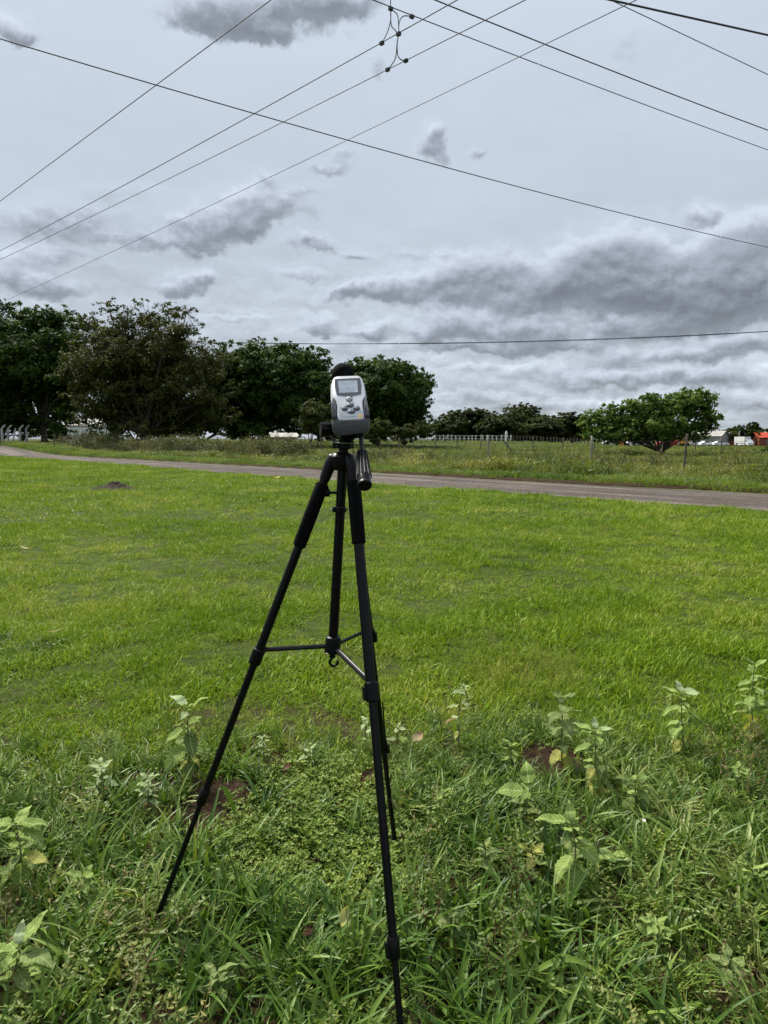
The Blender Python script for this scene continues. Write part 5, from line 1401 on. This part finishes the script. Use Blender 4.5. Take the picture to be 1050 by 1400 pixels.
weed('small bright weed at the right edge below the tall yellowed one', 1008, 1085, 1010, 1050, auto(8, .04, .055, 23, .2, 'wleaf', 'wyellow', 'wleaf', 1), 23)
weed('low leafy weed between the front leg and the middle ribbed weed', 610, 1120, 606, 1085, auto(8, .036, .05, 24, .2, 'wleaf', 'wdull', 'wleaf', 1), 24)
weed('dull rosette low in the right bottom corner', 1000, 1352, 998, 1312, auto(9, .045, .06, 25, .2, 'wdull', 'wdull', 'wleaf', 2), 25)
weed('pale rosette weed midway along the right picture edge', 1030, 1225, 1028, 1188, auto(9, .042, .058, 26, .2, 'wleaf', 'wdull', 'wleaf', 1), 26)
weed('small yellowed weed low between leg clamp and ribbed weed', 620, 1295, 616, 1255, auto(8, .036, .05, 27, .25, 'wdull', 'wyellow', 'wdull', 3), 27)
weed('leafy weed left of the left tripod foot', 118, 1242, 115, 1200, auto(9, .04, .055, 28, .2, 'wleaf', 'wdull', 'wdull', 2), 28)
weed('leafy weed at the bottom edge left of center', 300, 1372, 296, 1330, auto(9, .04, .055, 29, .2, 'wdull', 'wyellow', 'wleaf', 2), 29)
weed('bright small weed right of the bottom broad blade', 900, 1300, 897, 1262, auto(8, .04, .052, 30, .2, 'wleaf', 'wdull', 'wleaf', 1), 30)


def twiggy(label, bx, by, h, seed):
    # branching brown stems with tiny sparse leaves
    b_ = G(bx, by); g = random.Random(seed); root = thing('branching_weed', b_, label, 'plant', 'leafy weeds in the uncut strip'); mb = MB(); lv = MB(); vs = []; fs = []
    def grow(p, d, ln, r, lvl):
        q = p + d * ln * .5 + Vector((g.gauss(0, .006), g.gauss(0, .006), .004)); e = p + d * ln; mb.tube([p, q, e], [r, r * .85, r * .7], 5, False)
        for k in range(3):
            f = g.uniform(.3, 1); c = p.lerp(e, f); smallleaf(vs, fs, tuple(c), g.uniform(0, 6.28), g.uniform(-.5, .6), g.uniform(.012, .024), g.uniform(.003, .005))
        if lvl:
            for k in range(3): nd = (d + Vector((g.gauss(0, .55), g.gauss(0, .55), g.gauss(.1, .25)))).normalized(); grow(p.lerp(e, g.uniform(.55, 1)), nd, ln * g.uniform(.5, .75), r * .65, lvl - 1)
    for k in range(2): grow(Vector((g.gauss(0, .01), g.gauss(0, .01), -.01)), Vector((g.gauss(0, .25), g.gauss(0, .2), 1)).normalized(), h, .0017, 2)
    part_local('stem', mb, M['wbrownstem'], root)
    o = link('foliage', mk('foliage', vs, fs, M['herb']), root); o['kind'] = 'stuff'


twiggy('tall thin brown branching weed right of the front tripod leg', 590, 1305, .16, 41)
twiggy('reddish branching weed near the bottom center right', 668, 1372, .15, 42)
twiggy('thin branching weed at the bottom left of the tripod foot', 230, 1365, .14, 43)
twiggy('brownish branching weed by the large ribbed weed', 700, 1255, .12, 44)

# single broad grass blades that stand out
def bigblade(label, bx, by, tx, ty, w, m, arch=.05, group='broad single grass blades'):
    a = G(bx, by) + Vector((0, 0, .03)); c = P(tx, ty, a.y - .03); o_ = []; fs = []; n = 10; sd = (c - a).cross(Vector((0, -.6, 1))).normalized()
    for k in range(n + 1):
        f = k / n; p = a.lerp(c, f) + Vector((0, 0, arch * math.sin(PI * f))) - a; ww = w * (math.sin(PI * min(1, .18 + f * .82)) ** .7 if f < 1 else .02)
        o_ += [p - sd * ww, p + Vector((0, 0, -.3 * ww)), p + sd * ww]
    for k in range(n):
        for j in (0, 1): fs.append((k * 3 + j, k * 3 + j + 1, k * 3 + j + 4, k * 3 + j + 3))
    o = link('grass_blade', mk('grass_blade', o_, fs, m), None, a); tag(o, label, 'grass blade', group)


bigblade('broad bright blade lying across the grass bottom center right', 722, 1350, 830, 1338, .008, M['rough'])
bigblade('broad dark blade lying flat in the lower left corner', 40, 1330, 108, 1366, .009, M['rough'], .02)
bigblade('pale green blade rising beside the bare soil', 322, 1125, 296, 1082, .009, M['rough'])
bigblade('long straw coloured stem slanting left of the foot', 175, 1390, 222, 1282, .0035, M['palestraw'], .01)
bigblade('thin light stem standing above the round leaf mat', 300, 1200, 372, 1038, .003, M['cover'], .02)
bigblade('long light runner crossing the round leaf mat at left', 314, 1218, 262, 1140, .0045, M['cover'], .02)


# ------------------------------------------------------------------ small things on the ground
def litter(name, label, px, py, m, ln, wd, rz, cat, tilt=.2, lift=.03):
    p = G(px, py) + Vector((0, 0, lift)); g = random.Random(px); vs = []; fs = []; n = 8
    for k in range(n + 1):
        f = k / n; w = wd * math.sin(PI * (.06 + .9 * f)) * (1 + .12 * (k % 2))
        for s in (-1, -.4, .4, 1): vs.append(((f - .5) * ln, w * s, .35 * wd * s * s + .12 * ln * (2 * f - 1) ** 2 + g.uniform(-1, 1) * .05 * wd))
    for k in range(n):
        for j in range(3): fs.append((k * 4 + j, k * 4 + j + 4, k * 4 + j + 5, k * 4 + j + 1))
    o = link(name, mk(name, vs, fs, m), None, p, (tilt, -tilt, rz)); tag(o, label, cat); return o


litter('dead_leaf', 'curled red brown dead leaf left of the front leg', 502, 1074, M['deadleaf'], .06, .018, .6, 'leaf', .5, .04)
litter('dead_leaf', 'small pinkish dead leaf at the edge of the leaf mat', 394, 1062, M['deadleaf'], .045, .014, -.3, 'leaf', .4, .04)
litter('dead_leaf', 'faded dead leaf lying right of the pale sprig by the leg', 570, 1028, M['wbrown'], .07, .022, .9, 'leaf', lift=.06)
litter('dead_leaf', 'orange yellow leaf hanging in the grass near the lower clamp', 470, 1312, M['wyellow'], .05, .012, 1.2, 'leaf', .6, .12)
litter('dead_leaf', 'brown dead leaf low in the grass below the leaf mat', 422, 1296, M['deadleaf'], .035, .012, .3, 'leaf', .5, .05)
litter('straw_stick', 'pale curved stick lying on the lawn at left', 38, 757, M['palestraw'], .28, .018, -.55, 'stick', .05, .06)
litter('straw_stick', 'short pale straw on the lawn left of center', 76, 875, M['palestraw'], .12, .006, .75, 'stick', .05, .06)
o = litter('yellow_scrap', 'small yellow scrap lying by the road edge', 379, 656, M['scrap'], .30, .07, .1, 'litter', .1, .06)
litter('white_petal', 'tiny white tuft caught in the right hand grass', 878, 1174, M['concrete'], .014, .005, .4, 'petal', .3, .13)
litter('straw_stick', 'pale chip of cane at the bottom left corner', 2, 1384, M['palestraw'], .06, .012, -.6, 'stick', .05, .1)

# heap of earth on the lawn
c = G(155, 670); g = np.random.default_rng(4); n = 44; u = np.linspace(-1, 1, n); UX, UY = np.meshgrid(u, u)
rr = np.hypot(UX, UY); hz = .16 * np.clip(1 - rr ** 1.3, 0, 1) * (.35 + 1.3 * fbm(UX, UY, 2.6, 7)) + .16 * (fbm(UX, UY, 9, 9) - .5) * np.clip(1.1 - rr, 0, 1) - .03
V = np.stack([UX.ravel() * .75, UY.ravel() * .6, hz.ravel()], 1); i = np.arange(n - 1)[:, None] * n + np.arange(n - 1)[None]
o = link('earth_mound', npmesh('earth_mound', V, np.stack([i, i + 1, i + n + 1, i + n], -1).reshape(-1, 4), M['earth'], False), None, c + Vector((0, 0, .03))); tag(o, 'small heap of dark loose earth on the lawn', 'earth mound')
# bare soil patches with clods
for k, (cx, cy, rx, ry) in enumerate(BARE):
    n = 30; V = []; Fq = []
    uu = np.linspace(-1, 1, n); UX, UY = np.meshgrid(uu, uu); X = cx + UX * rx * 1.5; Y = cy + UY * ry * 1.5
    Z = gz(X, Y) + .012 * np.clip(1.25 - np.hypot(UX, UY), -.6, 1) + .03 * (fbm(X, Y, 18, 5) - .5) - .004
    i = np.arange(n - 1)[:, None] * n + np.arange(n - 1)[None]
    o = link('bare_soil', npmesh('bare_soil', np.stack([X.ravel(), Y.ravel(), Z.ravel()], 1), np.stack([i, i + 1, i + n + 1, i + n], -1).reshape(-1, 4), M['soil'], True)); tag(o, kind='structure')
